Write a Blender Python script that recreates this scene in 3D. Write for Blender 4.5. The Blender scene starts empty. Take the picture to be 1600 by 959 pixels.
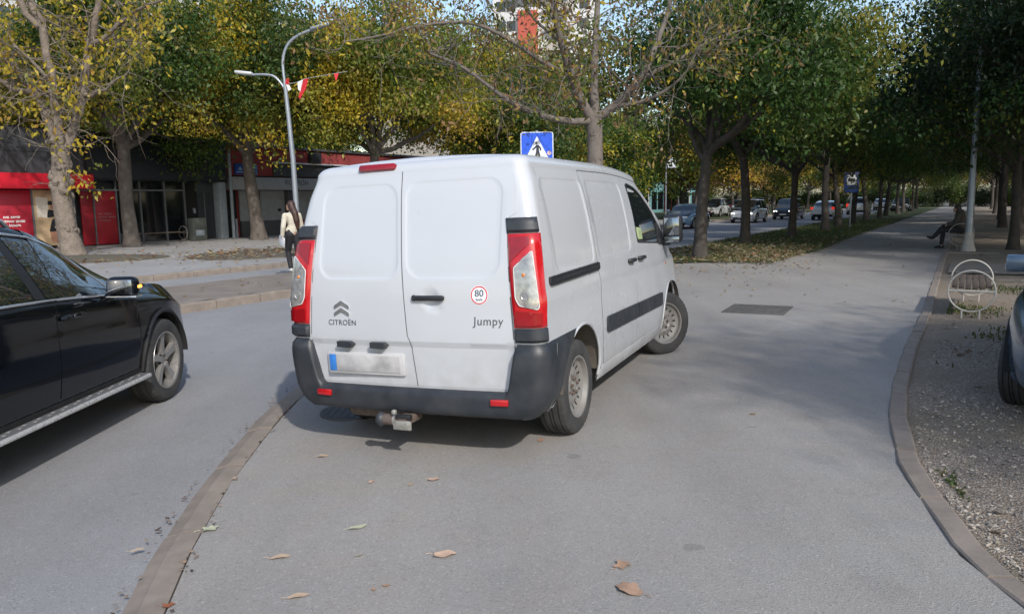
import bpy, bmesh, math, random
import numpy as np
from mathutils import Vector, Matrix
from mathutils.geometry import delaunay_2d_cdt

SC = bpy.context.scene
COL = SC.collection
rad = math.radians
rng = random.Random(11)

# ------------------------------------------------------------------ camera
def make_camera():
    cd = bpy.data.cameras.new('camera')
    cd.sensor_width = 36.0
    cd.lens = 27.0
    cd.clip_start = 0.05
    cd.clip_end = 3000
    ob = bpy.data.objects.new('camera', cd)
    COL.objects.link(ob)
    p, r = math.atan(161.5 / 1200.0), -0.019
    right = Vector((1, 0, 0)); fwd = Vector((0, math.cos(p), -math.sin(p))); up = Vector((0, math.sin(p), math.cos(p)))
    R = right * math.cos(r) + up * math.sin(r)
    U = -right * math.sin(r) + up * math.cos(r)
    m = Matrix((R, U, -fwd)).transposed().to_4x4()
    m.translation = (0, 0, 1.6)
    ob.matrix_world = m
    SC.camera = ob
make_camera()

# ------------------------------------------------------------------ light
SUN_EL, SUN_AZ = rad(37), rad(157)          # azimuth clockwise from +Y: behind the camera, a little to its right
def make_light():
    w = bpy.data.worlds.new('World'); SC.world = w; w.use_nodes = True
    nt = w.node_tree; bg = nt.nodes['Background']
    sky = nt.nodes.new('ShaderNodeTexSky'); sky.sky_type = 'NISHITA'; sky.sun_disc = False
    sky.sun_elevation = SUN_EL; sky.sun_rotation = SUN_AZ
    sky.air_density = 1.2; sky.dust_density = 1.6; sky.ozone_density = 1.2
    nt.links.new(sky.outputs[0], bg.inputs[0]); bg.inputs[1].default_value = 0.15
    ld = bpy.data.lights.new('sun', 'SUN'); ld.energy = 2.55; ld.angle = rad(1.2); ld.color = (1.0, 0.955, 0.90)
    lo = bpy.data.objects.new('sun', ld); COL.objects.link(lo)
    d = Vector((math.sin(SUN_AZ) * math.cos(SUN_EL), math.cos(SUN_AZ) * math.cos(SUN_EL), math.sin(SUN_EL)))
    lo.rotation_euler = (-d).to_track_quat('-Z', 'Y').to_euler()
    lo.location = d * 60
    SC.view_settings.view_transform = 'Standard'
    SC.view_settings.look = 'None'
    SC.view_settings.gamma = 1.0
    SC.view_settings.exposure = 0.5
    SC.cycles.max_bounces = 6; SC.cycles.diffuse_bounces = 4; SC.cycles.transmission_bounces = 4
    SC.cycles.transparent_max_bounces = 8
    SC.cycles.use_adaptive_sampling = True
make_light()

# ------------------------------------------------------------------ helpers
def ST(s, t, z=0.0):
    """road coordinates (metres along the avenue, metres to its right) -> world"""
    return Vector((.515 * s + .857 * t, .857 * s - .515 * t, z))
ROAD_ANG = -math.asin(.515)                  # rotation about z that turns +Y into the avenue's direction

def tag(o, label=None, cat=None, group=None, kind=None):
    if label: o['label'] = label
    if cat: o['category'] = cat
    if group: o['group'] = group
    if kind: o['kind'] = kind
    return o

def empty(name, loc=(0, 0, 0), rz=0.0, parent=None):
    o = bpy.data.objects.new(name, None); COL.objects.link(o)
    o.location = loc; o.rotation_euler = (0, 0, rz); o.parent = parent
    o.empty_display_size = .2
    return o

def link(name, me, parent=None, loc=(0, 0, 0), rz=0.0):
    o = bpy.data.objects.new(name, me); COL.objects.link(o)
    o.location = loc; o.rotation_euler = (0, 0, rz); o.parent = parent
    return o

KIDS = {}
def copy_tree(o, parent=None):
    c = o.copy(); COL.objects.link(c); c.parent = parent
    for ch in list(o.children):
        copy_tree(ch, c)
    return c

def finish(me, angle=35, smooth=True):
    if smooth:
        me.polygons.foreach_set('use_smooth', [True] * len(me.polygons))
        try: me.set_sharp_from_angle(angle=rad(angle))
        except Exception: pass
    me.update()
    return me

class MB:
    """collects shapes, then becomes one mesh"""
    def __init__(s): s.v = []; s.f = []; s.m = []
    def add(s, vs, fs, mi=0):
        b = len(s.v); s.v += [tuple(p) for p in vs]
        s.f += [tuple(i + b for i in f) for f in fs]; s.m += [mi] * len(fs); return s
    def box(s, c, d, mi=0, rz=0.0, rx=0.0, ry=0.0):
        M_ = Matrix.Rotation(rz, 3, 'Z') @ Matrix.Rotation(ry, 3, 'Y') @ Matrix.Rotation(rx, 3, 'X')
        c = Vector(c); vs = []
        for z in (-.5, .5):
            for x, y in ((-.5, -.5), (.5, -.5), (.5, .5), (-.5, .5)):
                vs.append(c + M_ @ Vector((x * d[0], y * d[1], z * d[2])))
        return s.add(vs, [(3, 2, 1, 0), (4, 5, 6, 7), (0, 1, 5, 4), (1, 2, 6, 5), (2, 3, 7, 6), (3, 0, 4, 7)], mi)
    def rbox(s, c, d, r=.02, mi=0, rz=0.0, rx=0.0, ry=0.0, seg=2):
        bm = bmesh.new(); bmesh.ops.create_cube(bm, size=1.0)
        for v in bm.verts: v.co = Vector((v.co.x * d[0], v.co.y * d[1], v.co.z * d[2]))
        bmesh.ops.bevel(bm, geom=bm.edges[:], offset=r, segments=seg, profile=.5, affect='EDGES')
        M_ = Matrix.Rotation(rz, 3, 'Z') @ Matrix.Rotation(ry, 3, 'Y') @ Matrix.Rotation(rx, 3, 'X')
        c = Vector(c); bm.verts.index_update()
        vs = [c + M_ @ v.co for v in bm.verts]; fs = [[v.index for v in f.verts] for f in bm.faces]
        bm.free(); return s.add(vs, fs, mi)
    def tube(s, pts, rads, n=10, mi=0, cap=True):
        pts = [Vector(p) for p in pts]
        if not hasattr(rads, '__len__'): rads = [rads] * len(pts)
        b = len(s.v); prev = None
        for i, p in enumerate(pts):
            if i == 0: t = pts[1] - pts[0]
            elif i == len(pts) - 1: t = pts[-1] - pts[-2]
            else: t = (pts[i + 1] - pts[i - 1])
            t.normalize()
            if prev is None:
                a = t.cross(Vector((0, 0, 1)))
                if a.length < 1e-3: a = t.cross(Vector((1, 0, 0)))
            else:
                a = prev - t * prev.dot(t)
                if a.length < 1e-4: a = t.cross(Vector((0, 0, 1)))
            a.normalize(); prev = a; c = t.cross(a)
            for k in range(n):
                an = 2 * math.pi * k / n
                s.v.append(tuple(p + (a * math.cos(an) + c * math.sin(an)) * rads[i]))
        for i in range(len(pts) - 1):
            for k in range(n):
                k2 = (k + 1) % n
                s.f.append((b + i * n + k, b + i * n + k2, b + (i + 1) * n + k2, b + (i + 1) * n + k)); s.m.append(mi)
        if cap:
            s.f.append(tuple(b + k for k in reversed(range(n)))); s.m.append(mi)
            e = b + (len(pts) - 1) * n
            s.f.append(tuple(e + k for k in range(n))); s.m.append(mi)
        return s
    def lathe(s, prof, n=32, axis='Z', c=(0, 0, 0), mi=0, wob=None, skip=None, a0=0.0, a1=2 * math.pi):
        """prof: (along axis, radius)"""
        b = len(s.v); c = Vector(c); full = abs(a1 - a0 - 2 * math.pi) < 1e-6; cnt = n if full else n + 1
        for i, (h, r) in enumerate(prof):
            for k in range(cnt):
                an = a0 + (a1 - a0) * k / n
                rr = r + (wob(i, k) if wob else 0)
                if axis == 'Z': q = (rr * math.cos(an), rr * math.sin(an), h)
                elif axis == 'X': q = (h, rr * math.cos(an), rr * math.sin(an))
                else: q = (rr * math.cos(an), h, rr * math.sin(an))
                s.v.append(tuple(c + Vector(q)))
        for i in range(len(prof) - 1):
            for k in range(n):
                if skip and skip(i, k): continue
                k2 = (k + 1) % cnt
                s.f.append((b + i * cnt + k, b + i * cnt + k2, b + (i + 1) * cnt + k2, b + (i + 1) * cnt + k)); s.m.append(mi)
        return s
    def prism(s, poly, h0, h1, fn=None, mi=0):
        """extrude a 2D polygon from h0 to h1; fn maps (u, v, h) to a point"""
        fn = fn or (lambda u, v, h: (u, v, h)); n = len(poly)
        vs = [fn(u, v, h0) for u, v in poly] + [fn(u, v, h1) for u, v in poly]
        fs = [tuple(reversed(range(n))), tuple(range(n, 2 * n))] + [(i, (i + 1) % n, n + (i + 1) % n, n + i) for i in range(n)]
        return s.add(vs, fs, mi)
    def sphere(s, c, r, n=12, mi=0, sc=(1, 1, 1)):
        c = Vector(c); vs = []; fs = []; m = n // 2
        for i in range(m + 1):
            th = math.pi * i / m
            for k in range(n):
                a = 2 * math.pi * k / n
                vs.append(c + Vector((r * sc[0] * math.sin(th) * math.cos(a), r * sc[1] * math.sin(th) * math.sin(a), r * sc[2] * math.cos(th))))
        for i in range(m):
            for k in range(n):
                k2 = (k + 1) % n
                fs.append((i * n + k, (i + 1) * n + k, (i + 1) * n + k2, i * n + k2))
        return s.add(vs, fs, mi)
    def mesh(s, name, mats, angle=35, smooth=True, fixn=True):
        me = bpy.data.meshes.new(name); me.from_pydata(s.v, [], s.f)
        if not isinstance(mats, (list, tuple)): mats = [mats]
        for m in mats: me.materials.append(m)
        if len(mats) > 1: me.polygons.foreach_set('material_index', s.m)
        if fixn:
            bm = bmesh.new(); bm.from_mesh(me)
            bmesh.ops.recalc_face_normals(bm, faces=bm.faces[:]); bm.to_mesh(me); bm.free()
        return finish(me, angle, smooth)
    def build(s, name, mats, parent=None, loc=(0, 0, 0), rz=0.0, angle=35, smooth=True, fixn=True):
        return link(name, s.mesh(name, mats, angle, smooth, fixn), parent, loc, rz)

def inpoly(x, y, P):
    c = False; n = len(P); j = n - 1
    for i in range(n):
        xi, yi = P[i]; xj, yj = P[j]
        if (yi > y) != (yj > y) and x < (xj - xi) * (y - yi) / (yj - yi) + xi: c = not c
        j = i
    return c

def dense(P, step, closed=True):
    out = []; n = len(P)
    for i in range(n if closed else n - 1):
        a, b = P[i], P[(i + 1) % n]; L = math.hypot(b[0] - a[0], b[1] - a[1]); k = max(1, int(L / step))
        for j in range(k): out.append((a[0] + (b[0] - a[0]) * j / k, a[1] + (b[1] - a[1]) * j / k))
    if not closed: out.append(tuple(P[-1]))
    return out

def rounded(P, r, seg=5):
    """round the corners of a polygon; r a number or one per corner"""
    out = []; n = len(P)
    for i in range(n):
        p = Vector(P[i]); a = Vector(P[i - 1]) - p; b = Vector(P[(i + 1) % n]) - p
        rr = r[i] if hasattr(r, '__len__') else r
        rr = min(rr, a.length * .49, b.length * .49)
        if rr < 1e-5: out.append(tuple(p)); continue
        A = p + a.normalized() * rr; B = p + b.normalized() * rr
        for k in range(seg + 1):
            t = k / seg; q = A * (1 - t) ** 2 + p * 2 * t * (1 - t) + B * t ** 2
            out.append(tuple(q))
    return out

def patch(outline, step, fn, holes=(), thick=0.0, mi=0, mb=None, edge=None, lines=()):
    """triangulated sheet over a 2D outline, mapped to space by fn(u, v) -> Vector; thick > 0 turns the rim in"""
    mb = mb or MB(); edge = edge or step
    O = dense(outline, edge); H = [dense(h, edge) for h in holes]
    pts = [Vector(p) for p in O]; eds = [(i, (i + 1) % len(O)) for i in range(len(O))]
    for h in H:
        b = len(pts); pts += [Vector(p) for p in h]; eds += [(b + i, b + (i + 1) % len(h)) for i in range(len(h))]
    for ln_ in lines:   # closed creases the triangles must follow
        ln_ = [p for p in dense(ln_, step) if inpoly(p[0], p[1], O)]; b = len(pts); pts += [Vector(p) for p in ln_]
        eds += [(b + i, b + i + 1) for i in range(len(ln_) - 1)] + [(b + len(ln_) - 1, b)]
    us = [p[0] for p in O]; vs_ = [p[1] for p in O]
    x = min(us) + step * .5
    bnd = np.array([tuple(p) for p in pts])
    while x < max(us):
        y = min(vs_) + step * .5
        while y < max(vs_):
            if inpoly(x, y, O) and not any(inpoly(x, y, h) for h in H):
                if np.min((bnd[:, 0] - x) ** 2 + (bnd[:, 1] - y) ** 2) > (step * .45) ** 2: pts.append(Vector((x, y)))
            y += step
        x += step
    V, E_, F, *_ = delaunay_2d_cdt(pts, eds, [], 0, 1e-6)
    keep = []
    for f in F:
        cx = sum(V[i].x for i in f) / len(f); cy = sum(V[i].y for i in f) / len(f)
        if inpoly(cx, cy, O) and not any(inpoly(cx, cy, h) for h in H): keep.append(tuple(f))
    P = [fn(v.x, v.y) for v in V]
    mb.add(P, keep, mi)
    if thick:
        def rim(loop):
            b = len(mb.v); n = len(loop); vs = []
            e = 1e-3
            for (u, v) in loop:
                p = Vector(fn(u, v)); nn = (Vector(fn(u + e, v)) - p).cross(Vector(fn(u, v + e)) - p)
                nn = nn.normalized() if nn.length > 1e-12 else Vector((0, 0, 1))
                vs += [p, p - nn * thick]
            mb.add(vs, [(2 * i, 2 * i + 1, 2 * ((i + 1) % n) + 1, 2 * ((i + 1) % n)) for i in range(n)], mi)
        rim(O)
        for h in H: rim(h)
    return mb

def pch(T):
    """monotone cubic through the points of T"""
    X = [a for a, b in T]; Y = [b for a, b in T]; n = len(X)
    d = [(Y[i + 1] - Y[i]) / (X[i + 1] - X[i]) for i in range(n - 1)]
    m = [d[0]] + [0 if d[i - 1] * d[i] <= 0 else 2 * d[i - 1] * d[i] / (d[i - 1] + d[i]) for i in range(1, n - 1)] + [d[-1]]
    def f(x):
        if x <= X[0]: return Y[0]
        if x >= X[-1]: return Y[-1]
        i = 0
        while x > X[i + 1]: i += 1
        h = X[i + 1] - X[i]; t = (x - X[i]) / h
        return (Y[i] * (1 + 2 * t) * (1 - t) ** 2 + m[i] * h * t * (1 - t) ** 2 + Y[i + 1] * t * t * (3 - 2 * t) + m[i + 1] * h * t * t * (t - 1))
    return f
def sstep(a, b, x):
    t = max(0.0, min(1.0, (x - a) / (b - a))); return t * t * (3 - 2 * t)

# ------------------------------------------------------------------ materials
def nn(nt, typ, **kw):
    n = nt.nodes.new(typ)
    for k, v in kw.items(): setattr(n, k, v)
    return n
def noise(nt, vec, scale, detail=4, rough=.55):
    n = nn(nt, 'ShaderNodeTexNoise'); n.inputs['Scale'].default_value = scale; n.inputs['Detail'].default_value = detail
    n.inputs['Roughness'].default_value = rough
    nt.links.new(vec, n.inputs['Vector']); return n.outputs['Fac']
def ramp(nt, fac, stops):
    r = nn(nt, 'ShaderNodeValToRGB'); el = r.color_ramp.elements
    while len(el) < len(stops): el.new(.5)
    for e, (p, c) in zip(el, stops):
        e.position = p; e.color = (c[0], c[1], c[2], 1) if hasattr(c, '__len__') else (c, c, c, 1)
    nt.links.new(fac, r.inputs[0]); return r.outputs[0]
def mixc(nt, fac, a, b, typ='MIX'):
    m = nn(nt, 'ShaderNodeMix', data_type='RGBA', blend_type=typ)
    for key, v in ((0, fac), (6, a), (7, b)):
        if hasattr(v, 'node'): nt.links.new(v, m.inputs[key])
        elif hasattr(v, '__len__'): m.inputs[key].default_value = (v[0], v[1], v[2], 1)
        else: m.inputs[key].default_value = v
    return m.outputs[2]
def fmath(nt, op, a, b=0.0):
    m = nn(nt, 'ShaderNodeMath', operation=op)
    for i, v in enumerate((a, b)):
        if hasattr(v, 'node'): nt.links.new(v, m.inputs[i])
        else: m.inputs[i].default_value = v
    return m.outputs[0]
def newmat(name):
    m = bpy.data.materials.new(name); m.use_nodes = True; nt = m.node_tree
    return m, nt, nt.nodes['Principled BSDF'], nn(nt, 'ShaderNodeTexCoord').outputs['Object']
def bump(nt, bs, h, strength=.3, dist=.01):
    b = nn(nt, 'ShaderNodeBump'); b.inputs['Strength'].default_value = strength; b.inputs['Distance'].default_value = dist
    nt.links.new(h, b.inputs['Height']); nt.links.new(b.outputs[0], bs.inputs['Normal'])
MATS = {}
def M(name, col, rough=.6, metal=0.0, var=.12, vs=6.0, bmp=0.0, bs_=40.0, coat=0.0, spec=.5, rvar=.08, dirt=None, dist=.004):
    if name in MATS: return MATS[name]
    m, nt, b, oc = newmat(name)
    f = noise(nt, oc, vs, 5)
    c = ramp(nt, f, [(.25, [x * (1 - var) for x in col]), (.75, [min(1, x * (1 + var)) for x in col])])
    if dirt:   # (colour, amount, scale)
        df = ramp(nt, noise(nt, oc, dirt[2], 6, .65), [(.5 - .2 * dirt[1], 0.0), (.85, 1.0)])
        c = mixc(nt, fmath(nt, 'MULTIPLY', df, dirt[1]), c, dirt[0])
    nt.links.new(c, b.inputs['Base Color'])
    r = ramp(nt, noise(nt, oc, vs * 2.3, 4), [(.3, max(0, rough - rvar)), (.7, min(1, rough + rvar))])
    nt.links.new(r, b.inputs['Roughness'])
    b.inputs['Metallic'].default_value = metal; b.inputs['Coat Weight'].default_value = coat
    b.inputs['Coat Roughness'].default_value = .06; b.inputs['Specular IOR Level'].default_value = spec
    if bmp: bump(nt, b, noise(nt, oc, bs_, 6, .6), bmp, dist)
    MATS[name] = m; return m
def glassy(name, col, rough=.03, trans=0.0):
    if name in MATS: return MATS[name]
    m, nt, b, oc = newmat(name)
    c = ramp(nt, noise(nt, oc, 3.0, 3), [(.3, [x * .8 for x in col]), (.7, col)])
    nt.links.new(c, b.inputs['Base Color']); b.inputs['Roughness'].default_value = rough
    b.inputs['Specular IOR Level'].default_value = .8; b.inputs['Transmission Weight'].default_value = trans
    MATS[name] = m; return m

def asphalt(name, dark, light, tint, patchy=.42, spots=True):
    m, nt, b, oc = newmat(name)
    big = noise(nt, oc, .35, 6, .6); mid = noise(nt, oc, 2.6, 6, .62); fine = noise(nt, oc, 95, 4, .7)
    vor = nn(nt, 'ShaderNodeTexVoronoi'); vor.inputs['Scale'].default_value = 120
    nt.links.new(oc, vor.inputs['Vector'])
    c = ramp(nt, big, [(.3, dark), (.7, light)])
    c = mixc(nt, fmath(nt, 'MULTIPLY', ramp(nt, mid, [(.42, 0.0), (.72, 1.0)]), patchy), c, tint)
    c = mixc(nt, .55, c, ramp(nt, fine, [(.28, .76), (.5, 1.0), (.75, 1.22)]), 'MULTIPLY')
    # aggregate: single pale and dark stones
    hsv = nn(nt, 'ShaderNodeSeparateColor'); nt.links.new(vor.outputs['Color'], hsv.inputs[0])
    c = mixc(nt, ramp(nt, hsv.outputs[0], [(.93, 0.0), (.96, .32)]), c, [min(1, x * 1.55) for x in light])
    c = mixc(nt, ramp(nt, hsv.outputs[1], [(.90, 0.0), (.95, .3)]), c, [x * .45 for x in dark])
    # worn, slightly paler wheel tracks and darker damp streaks
    mp = nn(nt, 'ShaderNodeMapping'); mp.inputs['Scale'].default_value = (.9, .13, 1); mp.inputs['Rotation'].default_value = (0, 0, .35); nt.links.new(oc, mp.inputs['Vector'])
    c = mixc(nt, .6, c, ramp(nt, noise(nt, mp.outputs[0], 1.4, 5, .6), [(.3, .86), (.5, 1.0), (.7, 1.12)]), 'MULTIPLY')
    if spots:   # old gum, oil and tar spots
        v2 = nn(nt, 'ShaderNodeTexVoronoi'); v2.inputs['Scale'].default_value = 2.3; v2.inputs['Randomness'].default_value = 1.0
        w = nn(nt, 'ShaderNodeVectorMath', operation='ADD'); nz = nn(nt, 'ShaderNodeTexNoise'); nz.inputs['Scale'].default_value = 9
        nt.links.new(oc, nz.inputs['Vector']); nt.links.new(oc, w.inputs[0])
        sc_ = nn(nt, 'ShaderNodeVectorMath', operation='SCALE'); sc_.inputs['Scale'].default_value = .12
        nt.links.new(nz.outputs['Color'], sc_.inputs[0]); nt.links.new(sc_.outputs[0], w.inputs[1]); nt.links.new(w.outputs[0], v2.inputs['Vector'])
        sp = nn(nt, 'ShaderNodeSeparateColor'); nt.links.new(v2.outputs['Color'], sp.inputs[0])
        rad_ = fmath(nt, 'MULTIPLY', fmath(nt, 'POWER', sp.outputs[0], 5.0), .11)
        inside = fmath(nt, 'LESS_THAN', v2.outputs['Distance'], rad_)
        c = mixc(nt, fmath(nt, 'MULTIPLY', inside, .28), c, [x * .35 for x in dark])
        # hairline cracks and pale scuffs
        st = noise(nt, oc, 1.1, 8, .7)
        c = mixc(nt, fmath(nt, 'MULTIPLY', ramp(nt, st, [(.495, 0.0), (.5, .35), (.505, 0.0)]), .8), c, [x * .5 for x in dark])
    nt.links.new(c, b.inputs['Base Color']); b.inputs['Roughness'].default_value = .88
    b.inputs['Specular IOR Level'].default_value = .3
    h = fmath(nt, 'ADD', fmath(nt, 'MULTIPLY', fine, .7), fmath(nt, 'MULTIPLY', vor.outputs['Distance'], .6))
    bump(nt, b, h, .45, .006)
    MATS[name] = m; return m

A_PAVE = asphalt('asphalt_pavement', (.225, .216, .205), (.288, .278, .264), (.275, .240, .20))
A_ROAD = asphalt('asphalt_road', (.205, .205, .210), (.262, .262, .266), (.24, .22, .195), .18)
A_PLAZA = asphalt('asphalt_plaza', (.245, .24, .235), (.305, .30, .292), (.27, .245, .215), .2, False)
CONC = M('kerb_concrete', (.225, .190, .160), .9, var=.16, vs=5, bmp=.5, bs_=70, dirt=((.10, .085, .07), .5, 9))
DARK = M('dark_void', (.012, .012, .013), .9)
# ------------------------------------------------------------------ the ground
KERB_IN = [(-1.38, -6), (-1.40, 1.0), (-1.44, 2.89), (-1.60, 3.60), (-1.74, 4.51), (-1.82, 5.41), (-1.86, 6.0), (-1.88, 6.8), (-1.78, 7.9),
           (-1.50, 9.2), (-1.05, 10.6), (-.45, 12.0), (.35, 13.6), (1.25, 15.2), (2.2, 16.8), (3.05, 18.25)]
def kdist(x, y):
    best = 1e9
    for (ax, ay), (bx, by) in zip(KERB_IN, KERB_IN[1:]):
        dx, dy = bx - ax, by - ay; t = max(0, min(1, ((x - ax) * dx + (y - ay) * dy) / (dx * dx + dy * dy)))
        best = min(best, math.hypot(x - ax - dx * t, y - ay - dy * t))
    return best
def pave_z(x, y):
    """the pavement falls gently to the flush kerb"""
    return -.062 * (1 - min(1.0, kdist(x, y) / 2.3))
ROAD_Z = -.085

def sheet(name, outline, step, zf, mat, edge=None, loc_mat=None):
    mb = patch(outline, step, lambda u, v: Vector((u, v, zf(u, v) if callable(zf) else zf)), edge=edge or step)
    return mb.build(name, mat, fixn=False)
def st_poly(L): return [tuple(ST(s, t)[:2]) for s, t in L]

m, nt, b, oc = newmat('earth')
c = ramp(nt, noise(nt, oc, .8, 8, .65), [(.3, (.075, .062, .045)), (.55, (.10, .088, .068)), (.75, (.065, .08, .035))])
c = mixc(nt, .6, c, ramp(nt, noise(nt, oc, 60, 5, .7), [(.3, .55), (.7, 1.4)]), 'MULTIPLY')
nt.links.new(c, b.inputs['Base Color']); b.inputs['Roughness'].default_value = .95
bump(nt, b, noise(nt, oc, 30, 8, .7), .6, .03); EARTH = m
m, nt, b, oc = newmat('gravel_earth')
vo = nn(nt, 'ShaderNodeTexVoronoi'); vo.inputs['Scale'].default_value = 75; nt.links.new(oc, vo.inputs['Vector'])
sp = nn(nt, 'ShaderNodeSeparateColor'); nt.links.new(vo.outputs['Color'], sp.inputs[0])
c = ramp(nt, sp.outputs[0], [(0, (.20, .15, .105)), (.4, (.27, .215, .165)), (.75, (.32, .265, .21)), (1, (.44, .39, .33))])
c = mixc(nt, ramp(nt, vo.outputs['Distance'], [(.3, 0.0), (.65, .4)]), c, (.10, .08, .065))
c = mixc(nt, fmath(nt, 'MULTIPLY', ramp(nt, noise(nt, oc, .9, 6, .6), [(.45, 0.0), (.62, 1.0)]), .75), c, (.20, .165, .11))
nt.links.new(c, b.inputs['Base Color']); b.inputs['Roughness'].default_value = .95
bump(nt, b, fmath(nt, 'SUBTRACT', 1.0, vo.outputs['Distance']), .8, .02); GRAVEL = m
GRASS_G = M('turf', (.05, .075, .022), .95, var=.35, vs=3, bmp=.8, bs_=60, dirt=((.11, .085, .05), .7, 2.5), dist=.02)

g = MB().add([(-1200, -300, -.30), (1200, -300, -.30), (1200, 1800, -.30), (-1200, 1800, -.30)], [(0, 1, 2, 3)]).build('ground', EARTH, fixn=False)
tag(g, kind='structure')
road = sheet('road', [(-40, -14), (3.5, -14)] + [tuple(ST(s, -7.0)[:2]) for s in (15, 60, 160)] + [tuple(ST(s, -16.9)[:2]) for s in (160, 90, 40, -25)] + [(-40, -10)],
             2.0, ROAD_Z, A_ROAD); tag(road, kind='structure')
left_inner = [(x, y) for x, y in KERB_IN]
right_in = [(2.05, -6), (2.0, 1.0), (1.98, 2.83), (1.985, 3.26), (2.17, 3.95), (2.30, 4.42), (2.75, 5.48), (3.26, 6.45), (4.24, 8.15), (5.61, 10.4), (8.57, 15.48), (12.1, 21.5)]
far_r = [tuple(ST(s, -.72)[:2]) for s in (34, 50, 70, 110, 150)]
far_l = [tuple(ST(s, t)[:2]) for s, t in ((150, -4.1), (110, -4.1), (70, -4.1), (45, -4.1), (30, -4.05), (25.5, -3.9), (23.0, -4.0), (21.3, -4.4), (20.3, -4.9), (19.6, -5.6), (19.1, -6.5), (19.0, -7.4), (19.1, -8.4))]
pav = sheet('pavement', right_in + far_r + far_l + list(reversed(left_inner)), .5, pave_z, A_PAVE, edge=.5); tag(pav, kind='structure')
# verge with the row of trees
verge = sheet('grass_verge', [tuple(ST(s, t)[:2]) for s, t in ((19.1, -8.4), (19.0, -7.4), (19.1, -6.5), (19.6, -5.6), (20.3, -4.9), (21.3, -4.4), (23.0, -4.0), (25.5, -3.9), (30, -4.05), (45, -4.1), (70, -4.1), (110, -4.1), (150, -4.1), (150, -8.4), (70, -8.4), (30, -8.4))],
              .6, lambda x, y: .014 + .012 * math.sin(x * 1.3) * math.sin(y * .9), GRASS_G); tag(verge, kind='structure')
# the gravel and trodden earth to the right of the kerb
grav = sheet('dirt_ground', [(x + .06, y - .01) for x, y in right_in] + [tuple(ST(s, -.66)[:2]) for s in (34, 60, 110, 150)] + [tuple(ST(s, 16)[:2]) for s in (150, 60, 20, -5)] + [(20, -6)],
             1.0, lambda x, y: -.012 + .018 * math.sin(x * 1.7 + .3 * y) * math.cos(y * 1.3), GRAVEL); tag(grav, kind='structure')
# side path crossing the strip by the lamp post
side_path = sheet('side_path', st_poly([(18.2, -.42), (21.0, -.42), (21.4, 3), (21.2, 14), (18.0, 14), (18.3, 3)]), 1.0, .016, M('side_path_concrete', (.19, .17, .145), .92, var=.2, vs=2, bmp=.4, dirt=((.12, .10, .075), .6, 3))); tag(side_path, kind='structure')
# median island and the plaza
MED_Z = .065
med = sheet('median_surface', st_poly([(-20, -11.25), (14.0, -11.25), (15.3, -12.0), (15.6, -12.55), (15.2, -13.2), (14.0, -13.86), (-20, -13.86)]), 1.0, MED_Z, M('median_paving', (.19, .165, .14), .92, var=.2, vs=1.6, bmp=.5, bs_=45, dirt=((.12, .095, .075), .6, 2.2))); tag(med, kind='structure')
PLZ = .06
plaza = sheet('plaza', st_poly([(-25, -16.95), (34, -16.95), (60, -17.0), (60, -60), (-25, -60)]), 3.0, PLZ, A_PLAZA); tag(plaza, kind='structure')
bank = sheet('far_verge', st_poly([(60.1, -17.0), (170, -17.0), (170, -70), (60.1, -70)]), 5, .05, GRASS_G); tag(bank, kind='structure')

# ------------------------------------------------------------------ kerbs, each stone a piece of its own
def kerb(name, pts, prof, L, mat, zf=lambda x, y: 0.0, gap=.016, var=.35):
    """prof: section (offset to the right of the line, height)"""
    root = empty(name); tag(root, kind='structure')
    P = dense(pts, .05, False); acc = [0.0]
    for a, b in zip(P, P[1:]): acc.append(acc[-1] + math.hypot(b[0] - a[0], b[1] - a[1]))
    def at(d):
        i = min(max(0, int(np.searchsorted(acc, d)) - 1), len(P) - 2); t = (d - acc[i]) / max(1e-9, acc[i + 1] - acc[i])
        a, b = P[i], P[i + 1]; u = Vector((b[0] - a[0], b[1] - a[1])).normalized()
        return Vector((a[0] + (b[0] - a[0]) * t, a[1] + (b[1] - a[1]) * t)), Vector((u.y, -u.x))
    d = 0.0; r = random.Random(name)
    while d < acc[-1] - .1:
        e = min(d + L * (1 + var * (r.random() - .5)), acc[-1]); mb = MB(); rows = []
        k = max(2, int((e - d) / .25) + 1); dz = (r.random() - .5) * .012; dx = (r.random() - .5) * .008
        n = len(prof); vs = []
        for i in range(k):
            q = d + gap * .5 + (e - d - gap) * i / (k - 1); p, nr = at(q)
            ins = .010 if i in (0, k - 1) else 0
            for (o, h) in prof:
                w = p + nr * (o + dx); vs.append((w.x, w.y, zf(w.x, w.y) + h + dz - (ins if h > -.05 else 0)))
        fs = [(i * n + j, i * n + (j + 1) % n, (i + 1) * n + (j + 1) % n, (i + 1) * n + j) for i in range(k - 1) for j in range(n)]
        fs += [tuple(range(n)), tuple(reversed(range((k - 1) * n, k * n)))]
        mb.add(vs, fs).build('kerb_stone', mat, root, angle=25)
        d = e
    return root
zero = lambda x, y: 0.0
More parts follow.
